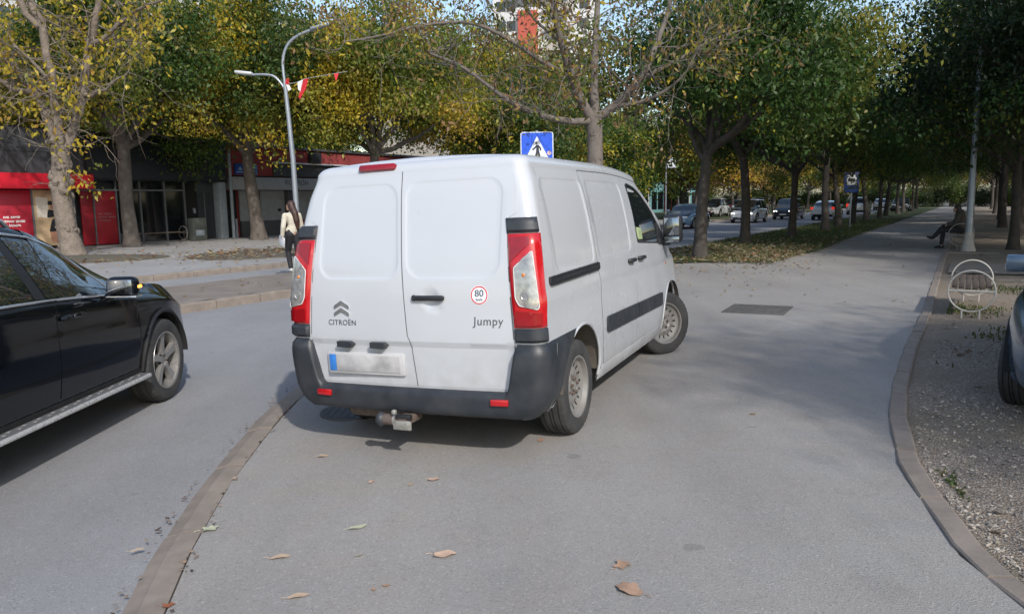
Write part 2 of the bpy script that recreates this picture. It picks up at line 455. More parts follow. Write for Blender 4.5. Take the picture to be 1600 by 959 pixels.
# flush kerb between the driveway and the road: hollow gutter slope on the road side
kl = [(x, y) for x, y in KERB_IN]
kerb('driveway_kerb', kl, [(-.01, -.062), (-.012, -.2), (-.205, -.2), (-.205, -.088), (-.19, -.080), (-.135, -.070), (-.118, -.060), (-.02, -.058)], 1.0, CONC)
kerb('path_kerb', [(2.05, -6), (2.0, 1.0), (1.98, 2.83), (1.985, 3.26), (2.17, 3.95), (2.30, 4.42), (2.75, 5.48), (3.26, 6.45), (4.24, 8.15), (5.61, 10.4), (8.57, 15.48), (12.1, 21.5)] + far_r[:3],
     [(-.005, -.2), (-.005, .012), (.004, .020), (.10, .022), (.115, .012), (.118, -.2)], .8, CONC)
kerb('median_kerb', [tuple(ST(s, t)[:2]) for s, t in ((-8, -11.05), (13.9, -11.05))], [(-.22, -.2), (-.22, MED_Z + .006), (-.02, MED_Z + .006), (.0, MED_Z - .012), (.01, -.2)], 1.0, CONC)
kerb('median_kerb', [tuple(ST(s, t)[:2]) for s, t in ((-6, -14.0), (13.9, -14.0))], [(-.01, -.2), (0, MED_Z - .012), (.02, MED_Z + .006), (.16, MED_Z + .006), (.16, -.2)], 1.0, CONC)
kerb('plaza_kerb', [tuple(ST(s, t)[:2]) for s, t in ((2, -16.82), (34, -16.82))], [(-.16, -.2), (-.16, PLZ + .006), (-.02, PLZ + .006), (0, PLZ - .015), (.01, -.2)], 1.0, CONC)
kerb('verge_kerb', [tuple(ST(s, t)[:2]) for s, t in ((19.0, -8.5), (75, -8.5))], [(-.01, -.2), (0, .02), (.02, .035), (.15, .035), (.15, -.2)], 1.0, CONC)
kerb('verge_edging', [tuple(p) for p in far_l[::-1][3:10]], [(-.04, -.2), (-.04, .03), (.02, .03), (.02, -.2)], 1.0, CONC)
kerb('far_kerb', [tuple(ST(s, t)[:2]) for s, t in ((34, -16.9), (95, -16.9))], [(-.16, -.2), (-.16, PLZ + .01), (-.02, PLZ + .01), (0, PLZ - .01), (.01, -.2)], 2.0, CONC)
# ------------------------------------------------------------------ vehicle materials
def van_white():
    m, nt, b, oc = newmat('white_van_paint'); sx = nn(nt, 'ShaderNodeSeparateXYZ'); nt.links.new(oc, sx.inputs[0])
    c = ramp(nt, noise(nt, oc, 1.2, 4), [(.3, (.475, .495, .525)), (.7, (.495, .515, .545))])
    low = nn(nt, 'ShaderNodeMapRange'); low.inputs['From Min'].default_value = .85; low.inputs['From Max'].default_value = .28; nt.links.new(sx.outputs[2], low.inputs[0])
    gr = ramp(nt, noise(nt, oc, 7, 7, .65), [(.35, 0.0), (.7, 1.0)])
    c = mixc(nt, fmath(nt, 'MULTIPLY', fmath(nt, 'MULTIPLY', low.outputs[0], gr), .55), c, (.26, .235, .20))
    nt.links.new(c, b.inputs['Base Color']); r = ramp(nt, noise(nt, oc, 1.5, 3), [(.3, .26), (.7, .33)]); nt.links.new(r, b.inputs['Roughness'])
    b.inputs['Coat Weight'].default_value = .8; b.inputs['Coat Roughness'].default_value = .05
    MATS['white_van_paint'] = m; return m
WHITE = van_white()
PLAST = M('grey_black_plastic', (.022, .026, .033), .5, var=.2, vs=7, bmp=.12, bs_=300, dirt=((.10, .10, .10), .35, 5))
BLACKP = M('black_plastic', (.018, .019, .022), .4, var=.15, vs=9)
RUBBER = M('tyre_rubber', (.030, .031, .033), .8, var=.2, vs=8, bmp=.25, bs_=160, dirt=((.11, .10, .09), .5, 6))
STEEL = M('painted_steel_rim', (.27, .268, .26), .45, .35, var=.12, vs=9, dirt=((.20, .16, .12), .6, 8))
ALLOY = M('dark_alloy', (.30, .29, .28), .32, .5, var=.1, vs=8)
ALLOYD = M('dark_alloy_recess', (.02, .02, .021), .5, .3)
CHROME = M('chrome', (.62, .64, .66), .14, .8, var=.05)
GLASS = glassy('dark_glass', (.012, .016, .018), .02)
GAP_DARK = M('door_gap', (.10, .103, .108), .8)  # shade of the door gaps put into the colour of thin strips
REDL = M('red_lens', (.42, .008, .012), .12, var=.12, vs=14, coat=.6)
REDD = M('dark_red_lens', (.25, .004, .008), .15, var=.15, vs=20, coat=.6)
CLEARL = M('clear_lens', (.33, .33, .32), .12, .35, var=.45, vs=26, coat=.8)
ORANGE = M('amber_bulb', (.55, .20, .06), .2, var=.1)
WELL = M('wheel_well', (.10, .088, .072), .95, var=.3, vs=9, bmp=.3)
RUSTY = M('rusty_steel', (.13, .10, .085), .7, .3, var=.35, vs=30, bmp=.3, bs_=90)
GALV = M('galvanised_steel', (.42, .41, .38), .45, .6, var=.25, vs=25)

def arch_cut(V, F, arches, side_ok):
    """remove the faces inside each wheel arch and pull the rim of the hole onto the circle"""
    V = [Vector(v) for v in V]; out = []
    inside = set()
    for i, v in enumerate(V):
        for (yc, zc, R) in arches:
            if side_ok(v) and (v.y - yc) ** 2 + (v.z - zc) ** 2 < R * R: inside.add(i)
    touched = set()
    for f in F:
        k = sum(1 for i in f if i in inside)
        if k == len(f): continue
        if k:
            for i in f:
                if i in inside: touched.add(i)
        out.append(f)
    for i in touched:
        v = V[i]
        for (yc, zc, R) in arches:
            d = math.hypot(v.y - yc, v.z - zc)
            if 1e-6 < d < R: v.y = yc + (v.y - yc) * R / d; v.z = zc + (v.z - zc) * R / d
    return [tuple(v) for v in V], out

def tyre_mesh(R, w, rr):
    h = w / 2
    prof = [(-h * .80, rr), (-h * .95, rr + .012), (-h, rr + (R - rr) * .5), (-h * .93, R - .022), (-h * .80, R - .006), (-h * .62, R - .001), (-h * .56, R - .001), (-h * .55, R - .009), (-h * .47, R - .009),
            (-h * .46, R), (-h * .16, R + .001), (-h * .15, R - .009), (-h * .06, R - .009), (-h * .05, R + .001), (h * .05, R + .001), (h * .06, R - .009), (h * .15, R - .009), (h * .16, R + .001), (h * .46, R),
            (h * .47, R - .009), (h * .55, R - .009), (h * .56, R - .001), (h * .62, R - .001), (h * .80, R - .006), (h * .93, R - .022), (h, rr + (R - rr) * .5), (h * .95, rr + .012), (h * .80, rr)]
    lug = {3, 4, 5, 23, 24, 22}
    return MB().lathe(prof, 120, 'X', wob=lambda i, k: (-.0045 if (i in lug and k % 3 == 0) else 0)).mesh('tyre', RUBBER, 30, fixn=False)

def steel_wheel(parent, loc, R, w, side, steer=0.0, rr=.212):
    """side +1: outer face to +x"""
    wh = empty('wheel', loc, 0, parent); wh.rotation_euler = (rng.random() * .0, 0, steer)
    link('tyre', TY.setdefault((R, w, rr), tyre_mesh(R, w, rr)), wh)
    h = w / 2; s = side
    # rim: flange, well, dished disc with vent slots
    prof = [(s * h * .86, rr + .008), (s * h * .93, rr + .004), (s * h * .90, rr - .008), (s * h * .60, rr - .016), (s * h * .55, rr - .035), (s * h * .50, rr - .045), (s * h * .42, rr - .075), (s * h * .55, rr - .095),
            (s * h * .62, rr - .115), (s * h * .60, .075), (s * h * .50, .062), (s * h * .50, .034), (s * h * .66, .030), (s * h * .70, .016), (s * h * .70, 0.0)]
    MB().lathe(prof, 64, 'X', skip=lambda i, k: i == 5 and k % 4 == 0).build('rim', STEEL, wh, fixn=False)
    b = MB().lathe([(s * h * .3, rr - .02), (s * h * .3, 0)], 32, 'X'); b.lathe([(-s * h * .8, rr + .002), (s * h * .3, rr - .02)], 32, 'X'); b.build('slot_backing', DARK, wh)  # plain dark backing inside the rim, behind its slots
    nuts = MB()
    for k in range(5):
        a = k * 2 * math.pi / 5 + .3
        nuts.lathe([(s * h * .5, .012), (s * h * .74, .011), (s * h * .76, 0)], 6, 'X', (0, .054 * math.cos(a), .054 * math.sin(a)))
        c = (0, .098 * math.cos(a + .6), .098 * math.sin(a + .6))
        nuts.lathe([(s * h * .60, .011), (s * h * .635, .011), (s * h * .635, 0)], 10, 'X', c)
    tag(nuts.build('wheel_nuts', RUSTY, wh), kind='stuff')
    return wh
TY = {}
def alloy_wheel(parent, loc, R, w, side, steer=0.0, rr=.235, mat=None, n=5, roll=0.0):
    mat = mat or ALLOY
    wh = empty('wheel', loc, 0, parent); wh.rotation_euler = (0, 0, steer)
    key = (R, w, rr)
    if key not in TY: TY[key] = tyre_mesh(R, w, rr)
    link('tyre', TY[key], wh)
    h = w / 2; s = side
    b = MB().lathe([(s * h * .86, rr + .008), (s * h * .95, rr + .003), (s * h * .9, rr - .012), (s * h * .4, rr - .02), (-s * h * .8, rr - .02)], 64, 'X')
    b.lathe([(s * h * .62, .0), (s * h * .64, .03), (s * h * .58, .062), (s * h * .3, .07)], 24, 'X')
    for k in range(n):
        a = roll + 2 * math.pi * k / n
        def fn(u, v, hh, a=a): # u radial, v tangential
            return (hh - s * h * .25 * (u / rr) * (1 - u / rr) * 1.2, u * math.cos(a) - v * math.sin(a), u * math.sin(a) + v * math.cos(a))
        poly = [(.045, -.026), (.10, -.022), (rr - .06, -.032), (rr - .012, -.047), (rr - .012, .047), (rr - .06, .032), (.10, .022), (.045, .026)]
        b.prism(poly, s * h * .45, s * h * .80, fn)
    b.build('rim', mat, wh, angle=30)
    MB().lathe([(s * h * .2, rr - .02), (s * h * .2, 0)], 32, 'X').build('brake_disc', ALLOYD, wh)
    nb = MB()
    for k in range(5):
        a = roll + (k + .5) * 2 * math.pi / 5
        nb.lathe([(s * h * .55, .011), (s * h * .68, .010), (s * h * .68, 0)], 6, 'X', (0, .058 * math.cos(a), .058 * math.sin(a)))
    tag(nb.build('wheel_nuts', ALLOYD, wh), kind='stuff')
    return wh

def text_mesh(txt, size, mat, thick=.002, spacing=1.0, shear=0.0):
    cu = bpy.data.curves.new('lettering', 'FONT'); cu.body = txt; cu.size = size; cu.extrude = thick; cu.align_x = 'CENTER'; cu.align_y = 'CENTER'
    cu.space_character = spacing; cu.shear = shear
    o = bpy.data.objects.new('lettering', cu); COL.objects.link(o)
    dg = bpy.context.evaluated_depsgraph_get(); dg.update()
    me = bpy.data.meshes.new_from_object(o.evaluated_get(dg)); me.name = 'lettering'
    bpy.data.objects.remove(o); me.materials.clear(); me.materials.append(mat)
    for p in me.polygons: p.material_index = 0
    return me

# ------------------------------------------------------------------ the white van
V_HW = pch([(.25, .885), (.45, .93), (.70, .945), (.95, .945), (1.2, .93), (1.45, .897), (1.70, .845), (1.84, .800), (2.0, .78)])
V_YR = pch([(.25, -.775), (.50, -.785), (.75, -.80), (1.0, -.79), (1.2, -.77), (1.45, -.72), (1.70, -.66), (1.84, -.615), (2.0, -.58)])
V_YF = pch([(.25, 3.74), (.5, 3.86), (.75, 3.86), (.92, 3.78), (1.05, 3.50), (1.15, 3.18), (1.22, 3.04), (1.48, 2.76), (1.70, 2.48), (1.84, 2.26), (2.0, 2.0)])
RC = .085
def warp(p):
    d = max(0.0, p.y - .85)
    if d and p.z > 1.3: p.z -= .040 * d * d * sstep(1.3, 1.84, p.z)
    return p
def rrect_sdf(x, y, P):
    x0, x1, y0, y1, r = P
    qx = abs(x - (x0 + x1) / 2) - (x1 - x0) / 2 + r; qy = abs(y - (y0 + y1) / 2) - (y1 - y0) / 2 + r
    return min(max(qx, qy), 0) + math.hypot(max(qx, 0), max(qy, 0)) - r
def seam_x(z): return -.055 + .10 * (1.86 - z) / 1.4 + (.012 if z < .78 else 0) * 1.0
def van_side(y, z, off=0.0, emb=True, inset=0.0):
    x = V_HW(z) - inset
    x *= 1 - .13 * sstep(2.3, 4.3, y) - .010 * sstep(0.2, -.9, y)
    if z < .46: x *= 1 - .045 * ((.46 - z) / .17) ** 1.4 * sstep(-.1, -.5, y)
    # crease below the windows and pressed panels
    x += .006 * math.exp(-((z - 1.02) / .05) ** 2)
    if emb:
        d = min(rrect_sdf(y, z, (-.44, .33, 1.18, 1.765, .05)), rrect_sdf(y, z, (.45, 1.36, 1.20, 1.765, .05)))
        x -= .005 * sstep(.007, -.007, d)
    return warp(Vector((x + off, y, z)))
def van_rear(x, z, off=0.0, emb=True, inset=0.0):
    y = V_YR(z) + inset + .035 * (x / .9) ** 2
    if emb:
        sx = seam_x(z)
        d = min(rrect_sdf(x, z, (-.665, sx - .035, 1.17, 1.775, .10)), rrect_sdf(x, z, (sx + .035, .665, 1.17, 1.775, .10)))
        y += .0045 * sstep(.008, -.008, d)
        y += .020 * sstep(.765, .725, z) * sstep(.80, .74, abs(x))
        # hand recess behind the door handle
        y += .014 * sstep(.062, .040, math.hypot(x - .205, (z - 1.03)))
    return Vector((x, y - off, z))
def van_loop(z, inset, zo=None):
    """plan outline of the body at height z, counted anticlockwise from the rear left"""
    zo = z if zo is None else zo; P = []
    NR, NA, NS, NF = 70, 7, 120, 24
    w = van_side(-.6, z, 0, False, inset).x; cx = w - RC
    for i in range(NR + 1):
        x = -cx + 2 * cx * i / NR; P.append(van_rear(x, z, 0, True, inset))
    yc = van_rear(cx, z, 0, False, inset).y + RC
    rf = .34 if z < 1.05 else (.14 + .2 * max(0, (1.25 - z) / .2) if z < 1.25 else .14)
    yf = V_YF(z) - inset
    for k in range(1, NA + 1):
        a = -math.pi / 2 + math.pi / 2 * k / NA; P.append(Vector((cx + RC * math.cos(a), yc + RC * math.sin(a), z)))
    ye = yf - rf - .10
    for i in range(1, NS + 1):
        P.append(van_side(yc + (ye - yc) * i / NS, z, 0, True, inset))
    we = P[-1].x; fx = we - rf
    for k in range(1, NA + 1):
        a = math.pi / 2 * k / NA; P.append(warp(Vector((fx + rf * math.cos(a), ye + rf * math.sin(a), z))))
    for i in range(1, NF):
        x = fx - 2 * fx * i / NF; P.append(warp(Vector((x, yf - .10 * (x / fx) ** 2 , z))))
    half = P[NR + 1: NR + 1 + NA + NS + NA]
    P += [Vector((-p.x, p.y, p.z)) for p in reversed(half)]
    return [Vector((p.x, p.y, p.z + zo - z)) for p in P]
def van_per(q, z, off=0.0):
    """walk round the right rear corner: q < 0 on the rear, q > 0 on the side"""
    w = van_side(-.6, z, 0, False).x; cx = w - RC; yc = van_rear(cx, z, 0, False).y + RC; L = RC * math.pi / 4
    if q < -L: return van_rear(cx + (q + L), z, off, False)
    if q <= L:
        a = -math.pi / 4 + q / RC; return Vector((cx + (RC + off) * math.cos(a), yc + (RC + off) * math.sin(a), z))
    return van_side(yc + q - L, z, off, False)
def q_of_x(x, z):
    w = van_side(-.6, z, 0, False).x; return (x - (w - RC)) - RC * math.pi / 4
def mirror_mesh(me):
    m2 = me.copy()
    m2.transform(Matrix.Scale(-1, 4, Vector((1, 0, 0)))); m2.flip_normals(); return m2

def make_van():
    van = empty('delivery_van')
    tag(van, 'white delivery van with black rear bumper, parked across the pavement', 'van')
    ARCH = [(0.0, .36, .415), (3.0, .36, .415)]
    # shell
    zs = [.285 + (1.84 - .285) * i / 84 for i in range(85)]
    loops = [van_loop(z, 0) for z in zs]
    for k in range(1, 9):
        a = math.pi / 2 * k / 8; loops.append(van_loop(1.84, .085 * (1 - math.cos(a)), 1.84 + .078 * math.sin(a)))
    top = loops[-1]
    for sc_ in (.92, .75, .5, .25, .03):
        loops.append([Vector((p.x * sc_, p.y + (1 - sc_) * (.0 if p.y > 1 else .05), p.z + .028 * (1 - sc_ ** 2))) for p in top])
    n = len(loops[0]); V = [p for l in loops for p in l]
    # the roof falls towards the windscreen
    F = [(i * n + k, i * n + (k + 1) % n, (i + 1) * n + (k + 1) % n, (i + 1) * n + k) for i in range(len(loops) - 1) for k in range(n)]
    F.append(tuple(range((len(loops) - 1) * n, len(loops) * n)))
    V, F = arch_cut(V, F, ARCH, lambda v: abs(v.x) > .6 and v.y < 3.6)
    MB().add(V, F).build('body', WHITE, van, angle=40, fixn=False)
    # wheel wells, arch lips
    for s in (-1, 1):
        for yc, zc, R in ARCH:
            wl = MB().lathe([(s * .60, R + .004), (s * .93, R + .004)], 40, 'X', (0, yc, zc), a0=rad(2), a1=rad(178))
            wl.lathe([(s * .60, R + .004), (s * .60, 0)], 40, 'X', (0, yc, zc), a0=rad(2), a1=rad(178))
            wl.build('wheel_well', WELL, van, fixn=False)
            lip = MB(); pts = []
            for k in range(33):
                a = rad(-4) + rad(188) * k / 32; y, z = yc + (R) * math.cos(a), zc + R * math.sin(a)
                if y < yc and yc == 0.0 and z < .72: continue
                p = van_side(y, min(z, 1.8), 0, False); pts.append(Vector((s * (p.x - .004), y, z)))
            lip.tube(pts, .011, 8).build('arch_lip', WHITE, van)
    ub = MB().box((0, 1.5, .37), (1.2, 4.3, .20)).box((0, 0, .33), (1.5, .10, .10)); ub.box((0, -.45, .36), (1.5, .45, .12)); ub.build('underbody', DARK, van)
    MB().rbox((-.35, -.55, .27), (.5, .2, .16), .05).build('silencer', RUSTY, van)
    # rear doors
    def zline(z0, z1, fx, n=14): return [(fx(z0 + (z1 - z0) * i / n), z0 + (z1 - z0) * i / n) for i in range(n + 1)]
    xin = lambda z: .752 + (.71 - .752) * (z - .78) / .65 if z < 1.53 else .715 + .06 * sstep(1.53, 1.56, z) - .08 * (z - 1.56)
    for s in (-1, 1):
        o = [(s * .69, .468)] + [(s * .735, .52)] + [(s * xin(z), z) for z in (.62, .80, 1.0, 1.2, 1.4, 1.52)] + [(s * .765, 1.555), (s * .762, 1.7), (s * .735, 1.80), (s * .68, 1.832)]
        o += [(seam_x(z) + s * .004, z) for z in (1.835, 1.7, 1.5, 1.3, 1.0, .80, .77, .6, .468)]
        if s < 0: o = [(x, z) for x, z in reversed(o)]
        def rr(a): return rounded([(-.665 - a, 1.17 - a), (.665 + a, 1.17 - a), (.665 + a, 1.775 + a), (-.665 - a, 1.775 + a)], .10 + a, 8)
        xs = [(seam_x(z) + s * .035, z) for z in (1.17, 1.3, 1.5, 1.7, 1.775)]
        emb = []
        for a in (-.0085, -.003, .003, .0085):
            x_in = lambda z: seam_x(z) + s * (.035 - a)
            L_ = rounded([(x_in(1.17), 1.17 - a), (s * (.665 + a), 1.17 - a), (s * (.665 + a), 1.775 + a), (x_in(1.775), 1.775 + a)], .10, 8); emb.append(L_)
        cr = [[(s * .02 + seam_x(zz), zz), (s * .70, zz), (s * .70, zz + .004), (s * .02 + seam_x(zz), zz + .004)] for zz in (.723, .763)]
        d = patch(o, .03, lambda x, z: van_rear(x, z, .0035), thick=.012, edge=.02, lines=emb + cr).build('rear_door', WHITE, van, angle=40)
        if s > 0:
            rd = d
        else: ld = d
    gm = MB()
    pts = [van_rear(seam_x(z), z, .0018) for z in np.linspace(.468, 1.85, 60)]
    for w_, pp in ((.0030, pts),):
        vs = []
        for p in pp: vs += [p + Vector((-w_, 0, 0)), p + Vector((w_, 0, 0))]
        gm.add(vs, [(2 * i, 2 * i + 1, 2 * i + 3, 2 * i + 2) for i in range(len(pp) - 1)])
    for s in (-1, 1):
        vs = []; zz = [.47, .52, .62, .8, 1.0, 1.2, 1.4, 1.52]
        xx = [.69, .735] + [xin(z) for z in zz[2:]]
        for x, z in zip(xx, zz): vs += [van_rear(s * (x - .002), z, .0015), van_rear(s * (x + .008), z, .0015)]
        gm.add(vs, [(2 * i, 2 * i + 1, 2 * i + 3, 2 * i + 2) for i in range(len(xx) - 1)])
    gm.build('door_gap_shade', GAP_DARK, van, smooth=False)  # dark strips laid over the rear seams in place of shaded gaps
    # handle, in its round recess
    hb = MB().rbox((.19, -.802, 1.045), (.225, .035, .034), .014); hb.rbox((.085, -.80, 1.045), (.03, .03, .04), .012)
    hb.build('handle', BLACKP, rd)
    MB().lathe([(0, .007), (.004, .006), (.004, 0)], 12, 'Y', (.095, -.8205, 1.045)).build('lock', CHROME, rd)
    # badges and lettering
    for zc, nm in ((1.0, 'chevron'), (.953, 'chevron')):
        c = MB(); w_ = .064; hh = .030; tk = .014
        poly = [(-w_, -hh), (-w_ * .9, -hh + .012), (0, tk * .6 + .006), (w_ * .9, -hh + .012), (w_, -hh), (w_ * .92, -hh - .012), (0, tk * .6 - .020), (-w_ * .92, -hh - .012)]
        c.prism([(x, z) for x, z in poly], 0, .010, lambda u, v, h, zc=zc: van_rear(-.485 + u, zc + .01 + v, .003 + h * (1 - .3 * abs(u) / .066)))
        c.build('chevron_badge', CHROME, ld, angle=20)
    BADGE = M('badge_grey', (.16, .17, .19), .3, .6)
    def rear_text(txt, size, x, z, mat, parent, name, spacing=1.0, sx=1.0, shear=0.0, off=.0045):
        me = text_mesh(txt, size, mat, .0015, spacing, shear)
        for v in me.vertices:
            p = van_rear(x + v.co.x * sx, z + v.co.y, off + v.co.z); v.co = p
        me.update(); return link(name, me, parent)
    rear_text('CITROËN', .050, -.485, .876, BADGE, ld, 'lettering', 1.08, 1.02)
    rear_text('Jumpy', .074, .592, .900, BADGE, rd, 'lettering', 1.1, 1.0, .05)
    # speed sticker
    STK = M('sticker_white', (.72, .72, .72), .5, var=.03); STR = M('sticker_red', (.55, .03, .05), .5)
    def disc(r0, r1, off, mat, nm, n=36):
        mb = MB(); vs = []
        for k in range(n):
            a = 2 * math.pi * k / n
            vs += [van_rear(.536 + r0 * math.cos(a), 1.062 + r0 * math.sin(a), off, False), van_rear(.536 + r1 * math.cos(a), 1.062 + r1 * math.sin(a), off, False)]
        if r0 > 0: fs = [(2 * k, 2 * k + 1, 2 * ((k + 1) % n) + 1, 2 * ((k + 1) % n)) for k in range(n)]
        else: fs = [tuple(2 * k + 1 for k in range(n))]
        return mb.add(vs, fs).build(nm, mat, rd, smooth=False)
    disc(0, .060, .0050, STK, 'sticker'); disc(.049, .056, .0060, STR, 'sticker_ring')
    INK = M('ink', (.03, .06, .10), .6)
    rear_text('80', .058, .536, 1.072, INK, rd, 'lettering', 1.0, 1.05, 0, .0052); rear_text('km/h', .022, .536, 1.035, INK, rd, 'lettering', 1.0, 1.0, 0, .0052)
    # plate lamps, number plate
    for x in (-.455, -.19):
        MB().prism([(-.062, -.018), (.040, -.022), (.062, 0), (.040, .020), (-.062, .020)], -.01, .035, lambda u, v, h, x=x: van_rear(x + u, .735 + v, h, False)).build('plate_lamp', PLAST, ld, angle=20)
    PLT = M('plate_white', (.40, .40, .405), .5, var=.38, vs=7); PBL = M('plate_blue', (.03, .16, .48), .5, var=.25, vs=12)
    pl = MB().rbox((-.32, -.783, .605), (.60, .022, .150), .010, rx=rad(2)).build('number_plate_frame', M('plate_frame', (.46, .46, .47), .5, var=.1), ld)
    MB().rbox((-.300, -.797, .6055), (.50, .006, .112), .003, rx=rad(2)).build('number_plate', PLT, pl)
    MB().rbox((-.578, -.797, .6055), (.052, .006, .112), .003, rx=rad(2)).build('plate_band', PBL, pl)
    # brake lamp on the roof edge
    MB().rbox((-.25, -.600, 1.884), (.285, .05, .048), .016, rx=rad(-24), ry=rad(0)).build('brake_lamp', REDD, van)
    # tail lamps, both sides
    def lamp_grid(z0, z1, xin0, xin1, qout0, qout1, off, nz=16, nq=14, name='x', mat=None, thick=.03, uv=None):
        mb = MB(); vs = []
        for i in range(nz + 1):
            v = i / nz; z = z0 + (z1 - z0) * v; qa = q_of_x(xin0 + (xin1 - xin0) * v, z); qb = qout0 + (qout1 - qout0) * v
            for j in range(nq + 1):
                u = j / nq; e = min(u, 1 - u, v * 3, (1 - v) * 3); o = off * (.45 + .55 * sstep(0, .08, e))
                vs.append(van_per(qa + (qb - qa) * u, z, o))
        fs = [(i * (nq + 1) + j, i * (nq + 1) + j + 1, (i + 1) * (nq + 1) + j + 1, (i + 1) * (nq + 1) + j) for i in range(nz) for j in range(nq)]
        mb.add(vs, fs)
        # rim back to the body
        ring = [j for j in range(nq + 1)] + [i * (nq + 1) + nq for i in range(1, nz + 1)] + [nz * (nq + 1) + j for j in range(nq - 1, -1, -1)] + [i * (nq + 1) for i in range(nz - 1, 0, -1)]
        c0 = Vector((.80, -.60, 0)); R_ = []
        for i in ring:
            p = vs[i]; d = Vector((c0.x - p.x, c0.y - p.y, 0)).normalized(); R_ += [p, p + d * thick]
        k = len(ring); mb.add(R_, [(2 * i, 2 * i + 1, 2 * ((i + 1) % k) + 1, 2 * ((i + 1) % k)) for i in range(k)])
        return mb
    def lamp_pt(u, v, off):
        z = .862 + (1.428 - .862) * v; qa = q_of_x(.765 + (.716 - .765) * v, z); qb = .050; return van_per(qa + (qb - qa) * u, z, off)
    for s in (1, -1):
        fl = (lambda me: me) if s > 0 else mirror_mesh
        tl = link('tail_lamp', fl(lamp_grid(.862, 1.428, .765, .716, .052, .045, .024).mesh('tail_lamp', REDL, 40)), van)
        poly = rounded([(.66, .82), (.17, .645), (.15, .32), (.24, .245), (.68, .20), (.72, .22)], .03, 3)
        link('clear_lens', fl(patch(poly, .035, lambda u, v: lamp_pt(u, v, .0315), thick=.004, edge=.03).mesh('clear_lens', CLEARL, 40)), tl)
        # white rim round the clear lens
        rim = MB().tube([lamp_pt(u, v, .031) for u, v in poly] + [lamp_pt(*poly[0], .031)], .0035, 6); link('lens_rim', fl(rim.mesh('lens_rim', M('lens_white', (.62, .6, .6), .25), 40)), tl)
        pp = lamp_pt(.42, .345, .0325); nrm = (pp - lamp_pt(.42, .345, 0)).normalized()
        rv = MB(); B0 = len(rv.v); rv.lathe([(0, .030), (.004, .028), (.004, .021), (.001, .017), (.001, .0)], 20, 'Z')
        rot = Vector((0, 0, 1)).rotation_difference(nrm).to_matrix(); rv.v = [tuple(pp + rot @ Vector(q)) for q in rv.v]
        link('reversing_bulb', fl(rv.mesh('reversing_bulb', M('reflector', (.42, .42, .42), .18, .5, var=.3, vs=30), 30)), tl)
        ob = MB().sphere(lamp_pt(.44, .565, .030), .013, 10, sc=(1, .5, 1)); link('indicator_bulb', fl(ob.mesh('indicator_bulb', ORANGE)), tl)
        rb = patch(rounded([(.10, .71), (.62, .89), (.62, .97), (.10, .97)], .03, 3), .04, lambda u, v: lamp_pt(u, v, .0305), thick=.003, edge=.04); link('dark_lens', fl(rb.mesh('dark_lens', REDD, 40)), tl)
        rb = patch(rounded([(.12, .03), (.80, .03), (.80, .16), (.12, .19)], .03, 3), .04, lambda u, v: lamp_pt(u, v, .0305), thick=.003, edge=.04); link('dark_lens', fl(rb.mesh('dark_lens', REDD, 40)), tl)
        c1 = lamp_grid(1.434, 1.525, .712, .700, .035, .030, .028, 5, 12, thick=.04); link('hinge_cover', fl(c1.mesh('hinge_cover', PLAST, 40)), van)
        c2 = lamp_grid(.772, .856, .768, .764, .06, .055, .030, 5, 12, thick=.04); link('hinge_cover', fl(c2.mesh('hinge_cover', PLAST, 40)), van)
    # rear bumper: wraps from arch to arch, cut down behind the doors
    V_ = []; rows = []; NB = 12; stations = []
    qs = list(np.linspace(-1.0, 0, 40)) + list(np.linspace(0.02, .30, 10)) + list(np.linspace(.32, 1.0, 16))
    half = []
    for i, q in enumerate(qs):
        # q: -1..0 along the rear from the middle to the corner, .0-.3 corner, .3-1 side
        col = []
        for j in range(NB + 1):
            v = j / NB
            if q <= 0: x = (.86 - RC) * (1 + q); zt = .456 + (.765 - .456) * sstep(.69, .775, x)
            else: zt = .765 + (.0 if q < .3 else .012 * (q - .3))
            z = .288 + (zt - .288) * v
            if q > .3: z0 = .288 + .02 * (q - .3); z = z0 + (zt - z0) * v
            bul = .042 * (1 - .55 * abs(2 * v - 1) ** 4)
            # a shelf under the doors, a soft step along its length
            if v > .94: bul = -.004
            if v < .04: bul = .006
            if q <= 0:
                p = van_rear(x, max(z, .3), 0, False); p.z = z; p.y -= bul
            elif q <= .3:
                w = van_side(-.6, z, 0, False).x; cx = w - RC; yc = van_rear(cx, max(z, .3), 0, False).y + RC; a = -math.pi / 2 + math.pi / 2 * q / .3
                p = Vector((cx + (RC + bul) * math.cos(a), yc + (RC + bul) * math.sin(a), z))
            else:
                w = van_side(-.6, z, 0, False).x; yc = van_rear(w - RC, max(z, .3), 0, False).y + RC
                ye = -math.sqrt(max(.02, .425 ** 2 - (z - .36) ** 2)); y = yc + (ye - yc) * (q - .3) / .7
                p = van_side(y, z, bul * (1 - .75 * ((q - .3) / .7) ** 3), False); p.z = z
            col.append(p)
        half.append(col)
    full = [[Vector((-p.x, p.y, p.z)) for p in c] for c in reversed(half)] + half[1:]
    bm_ = MB(); vs = [p for c in full for p in c]; m_ = NB + 1
    bm_.add(vs, [(i * m_ + j, (i + 1) * m_ + j, (i + 1) * m_ + j + 1, i * m_ + j + 1) for i in range(len(full) - 1) for j in range(NB)])
    # thickness at the arch ends and under the edge
    for c in (full[0], full[-1]):
        vs = []
        for p in c: vs += [p, Vector((p.x * .93, p.y, p.z))]
        bm_.add(vs, [(2 * j, 2 * j + 1, 2 * j + 3, 2 * j + 2) for j in range(NB)])
    vs = []
    for c in full: vs += [c[0], Vector((c[0].x * .92, c[0].y + .05 if abs(c[0].x) < .8 else c[0].y, c[0].z + .02))]
    bm_.add(vs, [(2 * i, 2 * i + 1, 2 * i + 3, 2 * i + 2) for i in range(len(full) - 1)])
    vs = []
